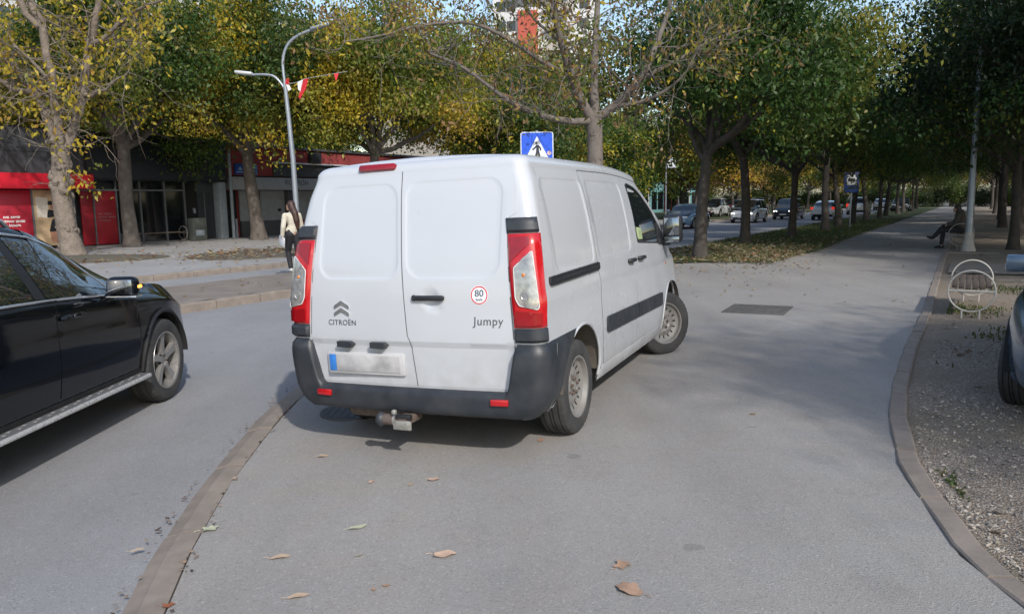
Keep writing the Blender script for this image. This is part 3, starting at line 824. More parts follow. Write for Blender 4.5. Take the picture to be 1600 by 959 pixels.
    for c in full: vs += [c[NB], Vector((c[NB].x * .97, c[NB].y + (.05 if abs(c[NB].x) < .88 else 0), c[NB].z - .004))]
    bm_.add(vs, [(2 * i, 2 * i + 1, 2 * i + 3, 2 * i + 2) for i in range(len(full) - 1)])
    bp = bm_.build('rear_bumper', PLAST, van, angle=50)
    # joint between the bumper corner and its side piece
    jl = []
    for z in np.linspace(.31, .75, 12):
        p = van_side(-.615, z, .036, False); jl.append(p)
    for s in (1, -1):
        MB().tube([Vector((s * p.x, p.y, p.z)) for p in jl], .0035, 5).build('bumper_joint', GAP_DARK, bp)
        MB().rbox((s * .655, -.812, .40), (.115, .022, .040), .006, rz=s * rad(5)).build('reflector', REDL, bp)
    # tow bar
    tb = MB().rbox((.0, -.80, .262), (.09, .20, .055), .012).build('tow_bar', RUSTY, van)
    MB().tube([(-.16, -.86, .258), (-.05, -.86, .258)], .036, 16).build('tow_neck', RUSTY, tb)
    MB().sphere((-.175, -.865, .258), .046, 16, sc=(.8, 1, 1.05)).build('ball_cover', PLAST, tb)
    MB().tube([(-.075, -.86, .258), (-.06, -.86, .258)], .040, 16).build('tow_collar', GALV, tb)
    tp = MB().rbox((.0, -.895, .235), (.135, .02, .062), .009); tp.lathe([(-.906, .018), (-.912, .016), (-.912, 0)], 12, 'Y', (.035, 0, .238)); tp.rbox((-.055, -.895, .32), (.03, .03, .03), .009)
    tp.build('socket_plate', GALV, tb)
    MB().rbox((.01, -.885, .287), (.11, .03, .034), .005).build('trailer_socket', BLACKP, tb)
    # ---- the flanks (right one is seen, the other is its mirror)
    for s in (1, -1):
        fl = (lambda me: me) if s > 0 else mirror_mesh
        sf = lambda y, z: van_side(y, z, .0035)
        sd = [(.375, 1.832), (.385, 1.30), (.40, 1.17), (.43, .95), (.455, .70), (.47, .52), (.50, .40), (1.47, .40), (1.475, 1.832)]
        el = [rounded([(.45 - a, 1.20 - a), (1.36 + a, 1.20 - a), (1.36 + a, 1.765 + a), (.45 - a, 1.765 + a)], .05, 6) for a in (-.0075, -.0025, .0025, .0075)]
        slide = link('sliding_door', fl(patch(sd, .035, sf, thick=.01, edge=.025, lines=el).mesh('sliding_door', WHITE, 40)), van)
        el = [rounded([(-.44 - a, 1.18 - a), (.33 + a, 1.18 - a), (.33 + a, 1.765 + a), (-.44 - a, 1.765 + a)], .05, 6) for a in (-.0075, -.0025, .0025, .0075)]
        qp = [(-.50, 1.175 - .02), (.372, 1.175), (.366, 1.832), (-.46, 1.832)]
        link('quarter_panel', fl(patch(qp, .035, lambda y, z: van_side(y, z, .002), thick=.0, edge=.025, lines=el).mesh('quarter_panel', WHITE, 40)), van)
        win = rounded([(1.605, 1.255), (1.60, 1.76), (1.66, 1.785), (1.93, 1.765), (2.22, 1.60), (2.52, 1.33), (2.64, 1.185)], [.03, .07, .05, .16, .1, .06, .03], 4)
        fd = [(1.483, .40), (2.48, .40), (2.515, .62), (2.60, .86), (2.80, 1.10), (2.80, 1.19), (2.66, 1.30), (2.36, 1.60), (2.08, 1.795), (1.90, 1.832), (1.483, 1.832)]
        front = link('front_door', fl(patch(fd, .03, sf, holes=[win], thick=.01, edge=.025).mesh('front_door', WHITE, 40)), van)
        link('window', fl(patch(win, .06, lambda y, z: van_side(y, z, .001, False), edge=.03).mesh('window', GLASS, 40)), front)
        fr = MB().tube([van_side(y, z, .003, False) for y, z in win] + [van_side(*win[0], .003, False)], .010, 6); link('window_frame', fl(fr.mesh('window_frame', BLACKP, 40)), front)
        tri = [(2.40, 1.19), (2.645, 1.17), (2.62, 1.25), (2.42, 1.43)]
        link('mirror_base', fl(patch(tri, .05, lambda y, z: van_side(y, z, .010, False), thick=.01).mesh('mirror_base', BLACKP, 30)), front)
        # card lying behind the window
        if s > 0:
            def strip(L, w_, off, nm):
                mb = MB(); vs = []
                for y, z in L: vs += [van_side(y - w_, z, off), van_side(y + w_, z, off)]
                mb.add(vs, [(2 * i, 2 * i + 1, 2 * i + 3, 2 * i + 2) for i in range(len(L) - 1)]); return mb
        g1 = MB()
        for L in (sd[:7], [(1.479, z) for z in np.linspace(.40, 1.832, 14)], fd[1:7]):
            LL = dense(L, .04, False); vs = []
            for y, z in LL: vs += [van_side(y - .004, z, .0022), van_side(y + .004, z, .0022)]
            g1.add(vs, [(2 * i, 2 * i + 1, 2 * i + 3, 2 * i + 2) for i in range(len(LL) - 1)])
        vs = []
        for y in np.linspace(.37, 2.06, 40): vs += [van_side(y, 1.834, .002), van_side(y, 1.841, .002)]
        g1.add(vs, [(2 * i, 2 * i + 1, 2 * i + 3, 2 * i + 2) for i in range(39)])
        link('door_gap_shade', fl(g1.mesh('door_gap_shade', GAP_DARK, smooth=False)), van)  # flank door gaps, their shade drawn as dark strips
        # slide rail
        rl = MB(); rp = rounded([(-.60, 1.10), (.405, 1.118), (.405, 1.172), (-.60, 1.155)], .02, 3)
        rl = patch(rp, .05, lambda y, z: van_side(y, z, .018, False), thick=.02, edge=.03); link('slide_rail', fl(rl.mesh('slide_rail', BLACKP, 30)), van)
        rl = patch([(-.56, 1.124), (.40, 1.140), (.40, 1.150), (-.56, 1.134)], .04, lambda y, z: van_side(y, z, .0195, False), thick=.002); link('rail_slot', fl(rl.mesh('rail_slot', PLAST, 30)), van)
        # rubbing strips
        for y0, y1, par in ((.54, 1.472, slide), (1.486, 2.44, front)):
            cr = .035 if par is slide else .004
            zz = lambda y, b: (.625 if b else .748) - .028 * (y - .54) / 1.9
            mp = rounded([(y0, zz(y0, 1)), (y1, zz(y1, 1)), (y1, zz(y1, 0)), (y0, zz(y0, 0))], [cr, .005 if par is slide else .02, .005 if par is slide else .03, cr], 3)
            link('side_moulding', fl(patch(mp, .05, lambda y, z: van_side(y, z, .018, False), thick=.02, edge=.03).mesh('side_moulding', PLAST, 30)), par)
        # sill
        sl = [(.43, .292), (2.56, .292), (2.54, .385), (.42, .385)]
        link('sill', fl(patch(sl, .05, lambda y, z: van_side(y, z, .012 * math.sin(math.pi * min(1, (z - .285) / .11))), thick=.02).mesh('sill', WHITE, 40)), van)
        for y, par in ((1.31, slide), (1.64, front)):
            hb = MB().tube([van_side(y - .085, 1.115, .008), van_side(y - .075, 1.115, .026), van_side(y + .065, 1.115, .028), van_side(y + .08, 1.115, .008)], [.016, .018, .018, .014], 10)
            link('handle', fl(hb.mesh('handle', BLACKP, 40)), par)
        # mirror
        mr = MB().rbox((1.03, 2.62, 1.325), (.19, .12, .285), .05, seg=3); mr.tube([(.88, 2.62, 1.20), (1.0, 2.63, 1.20)], [.04, .035], 10)
        mo = link('mirror', fl(mr.mesh('mirror', BLACKP, 40)), front)
        link('mirror_glass', fl(MB().rbox((1.03, 2.558, 1.35), (.145, .008, .17), .003).rbox((1.03, 2.558, 1.222), (.145, .008, .055), .003).mesh('mirror_glass', M('mirror_glass', (.30, .33, .35), .03, 1.0, var=.02), 30)), mo)
        link('side_repeater', fl(MB().rbox((van_side(2.66, .99).x, 2.66, .99), (.012, .05, .03), .005).mesh('side_repeater', ORANGE)), van)
    # windscreen
    ws = patch(rounded([(-.74, 1.27), (.74, 1.27), (.62, 1.80), (-.62, 1.80)], .06), .08, lambda x, z: warp(Vector((x, V_YF(z) - .10 * (x / .8) ** 2 + .006, z))))
    ws.build('windscreen', GLASS, van)
    MB().rbox((0, 3.83, .52), (1.5, .16, .36), .06).build('front_bumper', PLAST, van)
    for s in (-1, 1): MB().rbox((s * .62, 3.66, .82), (.34, .3, .22), .07, rz=-s * .5).build('headlamp', CLEARL, van)
    # papers seen on the dashboard through the side glass
    MB().prism([(1.64, 1.275), (1.80, 1.270), (1.80, 1.37), (1.62, 1.385)], 0, .001, lambda y, z, h: van_side(y, z, .0035 + h, False)).build('window_sticker', M('window_sticker', (.34, .42, .22), .5, var=.5, vs=14), van)
    # wheels
    for s in (-1, 1):
        steel_wheel(van, (s * .795, 0, .332), .332, .215, s)
        steel_wheel(van, (s * .795, 3.0, .332), .332, .215, s, rad(-36))
    return van
van = make_van()
VROLL = -.034
van.rotation_mode = 'XYZ'
van.matrix_world = Matrix.Translation((-.355, 5.60, -.030)) @ Matrix.Rotation(-.4103, 4, 'Z') @ Matrix.Rotation(VROLL * .8, 4, 'Y')
# ------------------------------------------------------------------ cars
def car_paint(name, col, metal=.25, rough=.25): return M(name, col, rough, metal, var=.04, vs=3, coat=1.0, rvar=.03)
class Car:
    """lofted body. y forward from the rear axle; section points run from the sill up over the roof"""
    def __init__(s, L, W, H, wb, fo, prof, belt, wr=.74, rw=.34, sill=.23, bw=.925):
        s.bw = bw
        s.y0 = -(L - wb - fo); s.y1 = wb + fo; s.W = W / 2; s.H = H; s.wb = wb; s.rw = rw; s.sill = sill
        s.top = pch(prof); s.belt = pch(belt); s.wr = wr
        y0, y1 = s.y0, s.y1
        s.plan = pch([(y0, .80), (y0 + .12, .90), (y0 + .45, .975), (wb * .3, 1.0), (wb * .75, 1.0), (wb + .1, .985), (y1 - .45, .93), (y1 - .15, .82), (y1, .66)])
        s.bot = pch([(y0, sill + .22), (y0 + .25, sill + .05), (y0 + .6, sill), (y1 - .7, sill), (y1 - .3, sill + .0), (y1, sill + .06)])
    NL, NU, NR = 16, 10, 8
    def sect(s, y):
        w = s.W * s.plan(y); zb = s.bot(y); zt = s.top(y); zk = min(s.belt(y), zt - .03)
        h = zk - zb; P = []
        low = [(.86, zb), (.955, zb + .05), (.985, zb + .16 * h / .6), (1.0, zb + .45 * h), (.998, zb + .62 * h), (.985, zb + .80 * h), (s.bw + .033, zb + .94 * h), (s.bw, zk)]
        fx = pch([(i / 7, a) for i, (a, b) in enumerate(low)]); fz = pch([(i / 7, b) for i, (a, b) in enumerate(low)])
        for i in range(s.NL + 1): P.append((w * fx(i / s.NL), fz(i / s.NL)))
        cab = max(0.0, min(1.0, (zt - zk - .03) / .35)); rise = zt - zk
        wtop = w * (s.bw - (s.bw - s.wr) * sstep(0, 1, cab) - (1 - cab) * .10)
        zt2 = zk + rise * (.90 if cab > .2 else .75)
        for i in range(1, s.NU + 1):
            t = i / s.NU; bow = .018 * cab * math.sin(math.pi * t)
            P.append((w * s.bw + (wtop - w * s.bw) * t + bow, zk + (zt2 - zk) * t))
        for i in range(1, s.NR + 1):
            a = math.pi / 2 * i / s.NR
            P.append((wtop * (1 - (1 - math.cos(a))) if False else wtop * math.cos(a) ** .8, zt2 + (zt - zt2) * math.sin(a) ** .9))
        P[-1] = (0.0, zt); return P
    def pt(s, y, k, off=0.0):
        """surface point at length y, section index k (float)"""
        P = s.sect(y); i = max(0, min(len(P) - 2, int(math.floor(k)))); t = k - i
        x = P[i][0] * (1 - t) + P[i + 1][0] * t; z = P[i][1] * (1 - t) + P[i + 1][1] * t
        dx = P[i + 1][0] - P[i][0]; dz = P[i + 1][1] - P[i][1]; l = math.hypot(dx, dz) or 1
        return Vector((x + off * dz / l, y, z - off * dx / l))
    def k_at(s, y, z):
        P = s.sect(y)
        for i in range(len(P) - 1):
            if P[i][1] <= z <= P[i + 1][1] and P[i + 1][1] > P[i][1]: return i + (z - P[i][1]) / (P[i + 1][1] - P[i][1])
        return 0.0
    def yz(s, y, z, off=0.0): return s.pt(y, s.k_at(y, z), off)
    def body(s, parent, mat, ny=150, arch=None):
        ys = [s.y0 + (s.y1 - s.y0) * (.5 - .5 * math.cos(math.pi * i / ny)) * 1.0 for i in range(ny + 1)] if ny < 60 else list(np.linspace(s.y0, s.y1, ny + 1))
        S = [s.sect(y) for y in ys]; n = len(S[0]); V = []; F = []
        for y, P in zip(ys, S):
            V += [Vector((x, y, z)) for x, z in P] + [Vector((-x, y, z)) for x, z in reversed(P[:-1])]
        m_ = 2 * n - 1
        F = [(i * m_ + k, (i + 1) * m_ + k, (i + 1) * m_ + k + 1, i * m_ + k + 1) for i in range(len(ys) - 1) for k in range(m_ - 1)]
        e = len(ys) - 1
        F += [tuple(reversed(range(m_))), tuple(range(e * m_, (e + 1) * m_))]
        R = arch or s.rw + .055
        ar = [(0.0, s.rw + .01, R), (s.wb, s.rw + .01, R)]
        V, F = arch_cut(V, F, ar, lambda v: abs(v.x) > s.W * .55)
        mb = MB().add(V, F); o = mb.build('body', mat, parent, angle=38)
        for sd in (-1, 1):
            for yc, zc, r in ar:
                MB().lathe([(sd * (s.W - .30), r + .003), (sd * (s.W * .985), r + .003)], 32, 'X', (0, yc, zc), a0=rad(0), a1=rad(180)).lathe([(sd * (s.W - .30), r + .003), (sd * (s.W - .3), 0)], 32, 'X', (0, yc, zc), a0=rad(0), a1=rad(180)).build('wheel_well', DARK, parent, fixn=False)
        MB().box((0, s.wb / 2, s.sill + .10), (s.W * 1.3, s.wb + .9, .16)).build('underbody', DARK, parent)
        return o
    def side_patch(s, poly, off, step=.05, thick=.004, edge=None):
        return patch(poly, step, lambda y, z: s.yz(y, z, off), thick=thick, edge=edge or step)
    def top_patch(s, ya, yb, k0, off, ny=10, nx=14, fr=.9):
        """glass across the car between stations ya and yb"""
        vs = []
        for i in range(ny + 1):
            y = ya + (yb - ya) * i / ny; N = s.NL + s.NU + s.NR
            for j in range(nx + 1):
                u = -1 + 2 * j / nx; k = N - (N - k0) * abs(u)
                p = s.pt(y, min(k, N - 1e-4), off)
                vs.append(Vector((p.x * (1 if u >= 0 else -1), p.y, p.z + off * .7)))
        return MB().add(vs, [(i * (nx + 1) + j, i * (nx + 1) + j + 1, (i + 1) * (nx + 1) + j + 1, (i + 1) * (nx + 1) + j) for i in range(ny) for j in range(nx)])

def mir(me, s): return me if s > 0 else mirror_mesh(me)
HEADL = M('headlamp_lens', (.62, .63, .64), .12, .2, var=.25, vs=25, coat=.7)
m, nt, b, oc = newmat('lit_headlamp'); b.inputs['Base Color'].default_value = (.8, .8, .75, 1); b.inputs['Emission Color'].default_value = (1, .95, .85, 1); b.inputs['Emission Strength'].default_value = 2.2; LITH = m
m, nt, b, oc = newmat('lit_tail_lamp'); b.inputs['Base Color'].default_value = (.5, .01, .01, 1); b.inputs['Emission Color'].default_value = (1, .05, .03, 1); b.inputs['Emission Strength'].default_value = .45; LITR = m
m, nt, b, oc = newmat('lit_indicator'); b.inputs['Base Color'].default_value = (.7, .2, .02, 1); b.inputs['Emission Color'].default_value = (1, .35, .05, 1); b.inputs['Emission Strength'].default_value = 3.0; LITO = m
GREYPL = M('plate_grey', (.5, .5, .5), .5)

def simple_car(name, kind, paint, lit=None, wheels=True, steer=0.0):
    """a whole car of ordinary size, seen from some way off"""
    root = empty(name)
    if kind == 'suv':
        L, W, H, wb, fo = 4.5, 1.85, 1.68, 2.66, .92; y0, y1 = -(L - wb - fo), wb + fo
        prof = [(y0, .95), (y0 + .05, 1.12), (y0 + .45, 1.58), (y0 + .9, 1.66), (1.2, 1.68), (1.7, 1.62), (2.55, 1.12), (2.9, 1.04), (y1 - .15, .88), (y1, .72)]; rw = .35
        belt = [(y0, .92), (1.5, .98), (2.6, .96), (y1, .70)]
    elif kind == 'hatch':
        L, W, H, wb, fo = 4.25, 1.78, 1.48, 2.62, .86; y0, y1 = -(L - wb - fo), wb + fo
        prof = [(y0, .88), (y0 + .05, 1.02), (y0 + .55, 1.38), (y0 + 1.1, 1.46), (1.2, 1.48), (1.7, 1.42), (2.6, 1.0), (2.95, .93), (y1 - .15, .78), (y1, .64)]; rw = .315
        belt = [(y0, .86), (1.5, .90), (2.6, .88), (y1, .62)]
    else:
        L, W, H, wb, fo = 4.6, 1.80, 1.45, 2.72, .88; y0, y1 = -(L - wb - fo), wb + fo
        prof = [(y0, .86), (y0 + .06, 1.00), (y0 + .55, 1.05), (y0 + 1.15, 1.37), (.9, 1.45), (1.6, 1.40), (2.55, .98), (2.95, .91), (y1 - .15, .76), (y1, .62)]; rw = .32
        belt = [(y0, .84), (1.5, .90), (2.6, .86), (y1, .60)]
    c = Car(L, W, H, wb, fo, prof, belt, .72, rw)
    c.body(root, paint, 70)
    N = c.NL
    zb = lambda y: c.belt(y) + .03; zt = lambda y: c.top(y) - .085
    ya = next(y for y in np.arange(y0, wb, .03) if c.top(y) > c.belt(y) + .26); yb = next(y for y in np.arange(y1, 0, -.03) if c.top(y) > c.belt(y) + .20)
    for s in (1, -1):
        mid = 1.0
        for a, b_ in ((ya + .12, mid - .05), (mid + .05, yb - .10)):
            ys = np.linspace(a, b_, 8); poly = [(y, zb(y)) for y in ys] + [(y, max(zb(y) + .05, zt(y))) for y in reversed(ys)]
            link('window', mir(c.side_patch(poly, .006, .09).mesh('window', GLASS, 40), s), root)
        wd = c.yz(yb - .1, c.belt(yb) + .06)
        link('mirror', mir(MB().rbox((wd.x + .09, wd.y, wd.z + .13), (.17, .09, .14), .03).mesh('mirror', paint, 40), s), root)
        fr = c.yz(y1 - .22, .62); lm = LITH if lit in ('head', 'both') else HEADL
        link('headlamp', mir(MB().rbox((c.W * .60, y1 - .13, .68), (.32, .22, .13), .045, rz=-.35).mesh('headlamp', lm, 40), s), root)
        link('tail_lamp', mir(MB().rbox((c.W * .80, y0 + .10, .90), (.22, .16, .18 if kind != 'suv' else .34), .04, rz=.3).mesh('tail_lamp', LITR if lit == 'tail' else REDD, 40), s), root)
        if wheels:
            alloy_wheel(root, (s * (c.W - .12), 0, rw), rw, .20, s, rr=rw - .11, mat=GALV); alloy_wheel(root, (s * (c.W - .12), wb, rw), rw, .20, s, rr=rw - .11, mat=GALV, steer=steer)
    c.top_patch(next(y for y in np.arange(y1, 0, -.03) if c.top(y) > c.belt(y) + .10), yb - .75, N + 2.0, .008).build('windscreen', GLASS, root)
    c.top_patch(next(y for y in np.arange(y0, 2, .03) if c.top(y) > c.belt(y) + .14), ya + .25, N + 3.0, .008).build('rear_window', GLASS, root)
    MB().rbox((0, y1 - .03, .55), (.75, .05, .16), .02).build('grille', BLACKP, root)
    MB().rbox((0, y1 - .02, .36), (1.2, .10, .14), .04).build('front_bumper_intake', BLACKP, root)
    MB().rbox((0, y1 + .022, .42), (.5, .012, .11), .004).build('number_plate', GREYPL, root)
    MB().rbox((0, y0 - .005, .62 if kind != 'suv' else .72), (.5, .012, .11), .004).build('number_plate', GREYPL, root)
    MB().rbox((0, y0 + .04, .42), (1.3, .12, .12), .04).build('rear_bumper', BLACKP, root)
    return root

# ---- the black car rolling past on the left
def make_black_car():
    root = empty('black_car'); BLK = M('black_car_paint', (.004, .005, .007), .06, .0, var=.1, coat=0.0, rvar=.02, spec=.45)
    tag(root, 'glossy black estate car with silver running board, cut off by the photo\'s edge', 'car')
    L, W, H, wb, fo = 4.7, 1.86, 1.55, 2.87, .84; y0, y1 = -(L - wb - fo), wb + fo
    prof = [(y0, 1.05), (y0 + .06, 1.25), (y0 + .45, 1.52), (y0 + .9, 1.60), (.6, 1.63), (1.0, 1.615), (1.4, 1.565), (1.75, 1.45), (2.0, 1.315), (2.32, 1.115), (2.52, 1.055), (3.2, .985), (y1 - .14, .84), (y1, .68)]
    belt = [(y0, 1.08), (.8, 1.065), (1.4, 1.045), (2.1, .995), (2.5, .96), (wb, .925), (y1 - .1, .72), (y1, .64)]
    c = Car(L, W, H, wb, fo, prof, belt, .72, .355, .25, .95)
    c.body(root, BLK, 170, .405)
    GRIP = M('grip_metal', (.42, .42, .42), .4, .5)
    RUBT = M('black_trim', (.012, .012, .013), .5)
    TINT = glassy('car_window_glass', (.010, .014, .016), .015); TINT.node_tree.nodes['Principled BSDF'].inputs['IOR'].default_value = 2.3
    for s in (1, -1):
        # glass: front door light and rear door light
        bz = lambda y: c.belt(y) + .022
        fr = rounded([(1.36, bz(1.36)), (2.14, bz(2.14)), (1.93, 1.235), (1.74, 1.36), (1.50, 1.44), (1.22, 1.478)], [.02, .04, .1, .12, .05, .02], 4)
        rrp = rounded([(.30, bz(.3)), (1.24, bz(1.24)), (1.12, 1.49), (.60, 1.50), (.20, 1.46)], [.03, .02, .02, .05, .05], 3)
        # doors as raised panels
        fdp = [(1.36, .40), (2.38, .40), (2.43, .60), (2.44, .935), (1.40, 1.018), (1.375, .75)]
        rdp = [(.42, .40), (1.348, .40), (1.363, .75), (1.388, 1.018), (.26, 1.045), (.28, .85), (.36, .70)]
        fd = link('front_door', mir(c.side_patch(fdp, .0035, .05, .008, .03).mesh('front_door', BLK, 40), s), root)
        rd = link('rear_door', mir(c.side_patch(rdp, .0035, .05, .008, .03).mesh('rear_door', BLK, 40), s), root)
        link('window', mir(c.side_patch(fr, .005, .05, .004, .03).mesh('window', TINT, 50), s), fd)
        link('window', mir(c.side_patch(rrp, .005, .05, .004, .03).mesh('window', TINT, 50), s), rd)
        pil = [(1.12, 1.49), (1.25, bz(1.25)), (1.35, bz(1.35)), (1.21, 1.48)]
        link('door_pillar', mir(c.side_patch(pil, .004, .05).mesh('door_pillar', RUBT, 40), s), root)
        # chrome lines
        ch = MB().tube([c.yz(y, c.belt(y) + .006, .010) for y in np.linspace(-.3, 2.20, 34)], .010, 6); link('chrome_strip', mir(ch.mesh('chrome_strip', CHROME, 40), s), root)
        up = [(-.1, 1.47), (.25, 1.505), (.8, 1.515), (1.22, 1.500), (1.50, 1.463), (1.76, 1.382), (1.96, 1.255), (2.20, 1.01)]
        up = [(y, min(z, c.top(y) - .045)) for y, z in dense(up, .08, False)]
        link('chrome_strip', mir(MB().tube([c.yz(y, z, .006) for y, z in up], .009, 6).mesh('chrome_strip', CHROME, 40), s), root)
        rail = [c.pt(y, c.NL + c.NU + 2, .035) for y in np.linspace(-.5, 1.35, 24)]
        link('roof_rail', mir(MB().tube([c.pt(-.56, c.NL + c.NU + 2, 0)] + rail + [c.pt(1.42, c.NL + c.NU + 2, 0)], .016, 8).mesh('roof_rail', CHROME, 40), s), root)
        # handle in its scoop
        for yy, par in ((1.50, fd), (.48, rd)):
            hb = MB().tube([c.yz(yy - .08, .925, .008), c.yz(yy - .06, .928, .028), c.yz(yy + .10, .925, .030), c.yz(yy + .13, .918, .010)], [.014, .017, .017, .012], 8); link('handle', mir(hb.mesh('handle', BLK, 40), s), par)
        # mirror
        q = c.yz(2.04, 1.0)
        mb = MB(); mb.rbox((q.x + .155, q.y - .02, q.z + .075), (.225, .115, .150), .048, seg=3); mb.tube([(q.x - .02, q.y + .0, q.z - .03), (q.x + .08, q.y, q.z + .02)], [.035, .03], 8)
        mo = link('mirror', mir(mb.mesh('mirror', BLK, 45), s), fd)
        link('mirror_glass', mir(MB().rbox((q.x + .16, q.y - .081, q.z + .078), (.18, .008, .105), .003).mesh('mirror_glass', MATS['mirror_glass'], 30), s), mo)
        link('mirror_strip', mir(MB().rbox((q.x + .155, q.y - .015, q.z + .004), (.225, .10, .012), .005).mesh('mirror_strip', CHROME, 30), s), mo)
        link('indicator', mir(MB().rbox((q.x + .262, q.y - .0, q.z + .075), (.02, .06, .022), .006).mesh('indicator', LITO, 30), s), mo)
        # sill trim and running board
        tr = [(.40, .27), (wb - .42, .27), (wb - .42, .38), (.40, .38)]
        link('sill', mir(c.side_patch(tr, .006, .08).mesh('sill', RUBT, 40), s), root)
        rb = MB(); W2 = c.W
        rb.prism([(W2 - .10, .300), (W2 + .035, .296), (W2 + .055, .310), (W2 + .050, .330), (W2 + .02, .338), (W2 - .10, .345)], .42, wb - .44, lambda u, v, h: (u, h, v))
        ro = link('running_board', mir(rb.mesh('running_board', M('step_rubber_grey', (.15, .15, .155), .45, .3, var=.1, vs=20), 40), s), root)
        link('step_edge', mir(MB().tube([(W2 + .045, .42, .320), (W2 + .050, .6, .320), (W2 + .050, wb - .6, .320), (W2 + .045, wb - .44, .320)], .017, 8).mesh('step_edge', M('brushed_aluminium', (.58, .58, .58), .3, .5, var=.08, vs=20), 40), s), ro)
        for i in range(26):
            y = .52 + i * .072
            link('grip_stud', mir(MB().rbox((W2 - .005 + (.022 if i % 2 else 0), y, .3425), (.020, .030, .005), .003).mesh('grip_stud', GRIP), s) if i < 2 else GS[(s, i % 2)], ro, (0, 0 if i < 2 else (i - i % 2) * .072, 0))
            if i < 2: GS[(s, i % 2)] = next(c_ for c_ in reversed(ro.children) if c_.name.startswith('grip_stud')).data
        # arch trims and wheels
        for yc in (0, wb):
            pts = []
            for k in range(29):
                a = rad(-2) + rad(184) * k / 28; y, z = yc + .418 * math.cos(a), .365 + .418 * math.sin(a); p = c.yz(y, max(z, .28), .004); pts.append(Vector((p.x, y, z)))
            link('arch_trim', mir(MB().tube(pts, .017, 8).mesh('arch_trim', RUBT, 40), s), root)
            alloy_wheel(root, (s * (c.W - .13), yc, .355), .355, .24, s, rr=.242, roll=.35, steer=rad(1 if yc else 0))
        link('headlamp', mir(MB().rbox((c.W * .50, y1 - .10, .72), (.30, .22, .13), .05, rz=-.4).mesh('headlamp', HEADL, 40), s), root)
        link('tail_lamp', mir(MB().rbox((c.W * .80, y0 + .12, .98), (.3, .2, .16), .05, rz=.3).mesh('tail_lamp', REDD, 40), s), root)
        link('fender_gap', mir(MB().tube([c.yz(y, z, .001) for y, z in ((2.45, .935), (2.45, .75), (2.44, .58), (2.39, .41))], .004, 5).mesh('fender_gap', DARK), s), root)
    c.top_patch(2.36, 1.50, c.NL + 2.2, .006).build('windscreen', TINT, root)
    c.top_patch(y0 + .12, y0 + .6, c.NL + 3, .006).build('rear_window', TINT, root)
    MB().rbox((0, y1 - .02, .58), (.8, .05, .2), .03).build('grille', BLACKP, root)
    MB().rbox((0, y0 + .02, .45), (1.4, .14, .2), .05).build('rear_bumper', BLACKP, root)
    return root
GS = {}
bc = make_black_car()
# front right tyre stands at about (-3.02, 6.33)
ang = rad(1.0); wx, wy = .93 * 1.04, 2.87 * 1.04
bc.location = (-3.06 - (wx * math.cos(ang) + wy * math.sin(ang)), 6.72 - (-wx * math.sin(ang) + wy * math.cos(ang)), ROAD_Z)
bc.rotation_euler = (0, 0, -ang); bc.scale = (1.04, 1.04, 1.035)

# ---- cars further off
def put(o, s, t, toward, z=ROAD_Z):
    """toward: True when it comes towards the camera"""
    o.location = ST(s, t, z); o.rotation_euler = (0, 0, ROAD_ANG + (math.pi if toward else 0)); return o
P_BLUE = car_paint('blue_silver_paint', (.20, .33, .48)); P_WHITE = car_paint('white_car_paint', (.55, .56, .57), 0.0)
P_NAVY = car_paint('navy_paint', (.02, .03, .05)); P_SILV = car_paint('silver_paint', (.34, .35, .36), .5); P_GREY = car_paint('grey_blue_paint', (.075, .12, .18), .4)
GRP = 'cars on the avenue'
def far_car(kind, paint, lit, s, t, tow, label, z=ROAD_Z, grp=GRP):
    o = simple_car('car', kind, paint, lit); put(o, s, t, tow, z); tag(o, label, 'car', grp); return o
far_car('hatch', P_BLUE, None, 47.2, -15.0, True, 'light blue hatchback coming along the avenue, nearest to the van mirror')
far_car('suv', P_WHITE, 'head', 58.2, -14.0, True, 'white crossover driving with headlights on, partly behind a tree trunk')
far_car('suv', P_NAVY, 'head', 66.5, -12.9, True, 'dark blue car with bright headlights between two tree trunks')
far_car('sedan', P_WHITE, 'tail', 62.0, -9.7, False, 'white saloon seen from behind with tail lights lit')
far_car('suv', P_SILV, 'tail', 80.0, -9.6, False, 'silver crossover driving away beyond the white saloon')
far_car('sedan', P_SILV, None, 104.0, -9.8, False, 'small silver car far down the avenue')
far_car('suv', P_WHITE, None, 72.0, -20.5, True, 'white car parked behind the leaning tree across the avenue', .05, 'cars parked across the avenue')
far_car('hatch', P_BLUE, None, 80.0, -20.6, True, 'blue car parked in the row across the avenue', .05, 'cars parked across the avenue')
far_car('suv', P_SILV, None, 88.0, -20.4, True, 'silver car parked at the far end of the row across the avenue', .05, 'cars parked across the avenue')
far_car('sedan', P_NAVY, None, 92.0, -6.6, True, 'dark car parked on the verge under the trees', .03, 'cars parked at the end of the path')
# ---- the grey car nosing in at the right edge
gc = simple_car('car', 'hatch', P_GREY, steer=rad(-10)); tag(gc, 'grey blue car parked on the gravel, only its front wheel and mirror in view', 'car')
gh = rad(180 + 38); gx, gy = -.88, 2.62   # its right front wheel
gc.rotation_euler = (0, 0, -gh)
lx, ly = .88, 2.62
gc.location = (3.87 - (lx * math.cos(gh) + ly * math.sin(gh)), 5.90 - (-lx * math.sin(gh) + ly * math.cos(gh)), -.03)
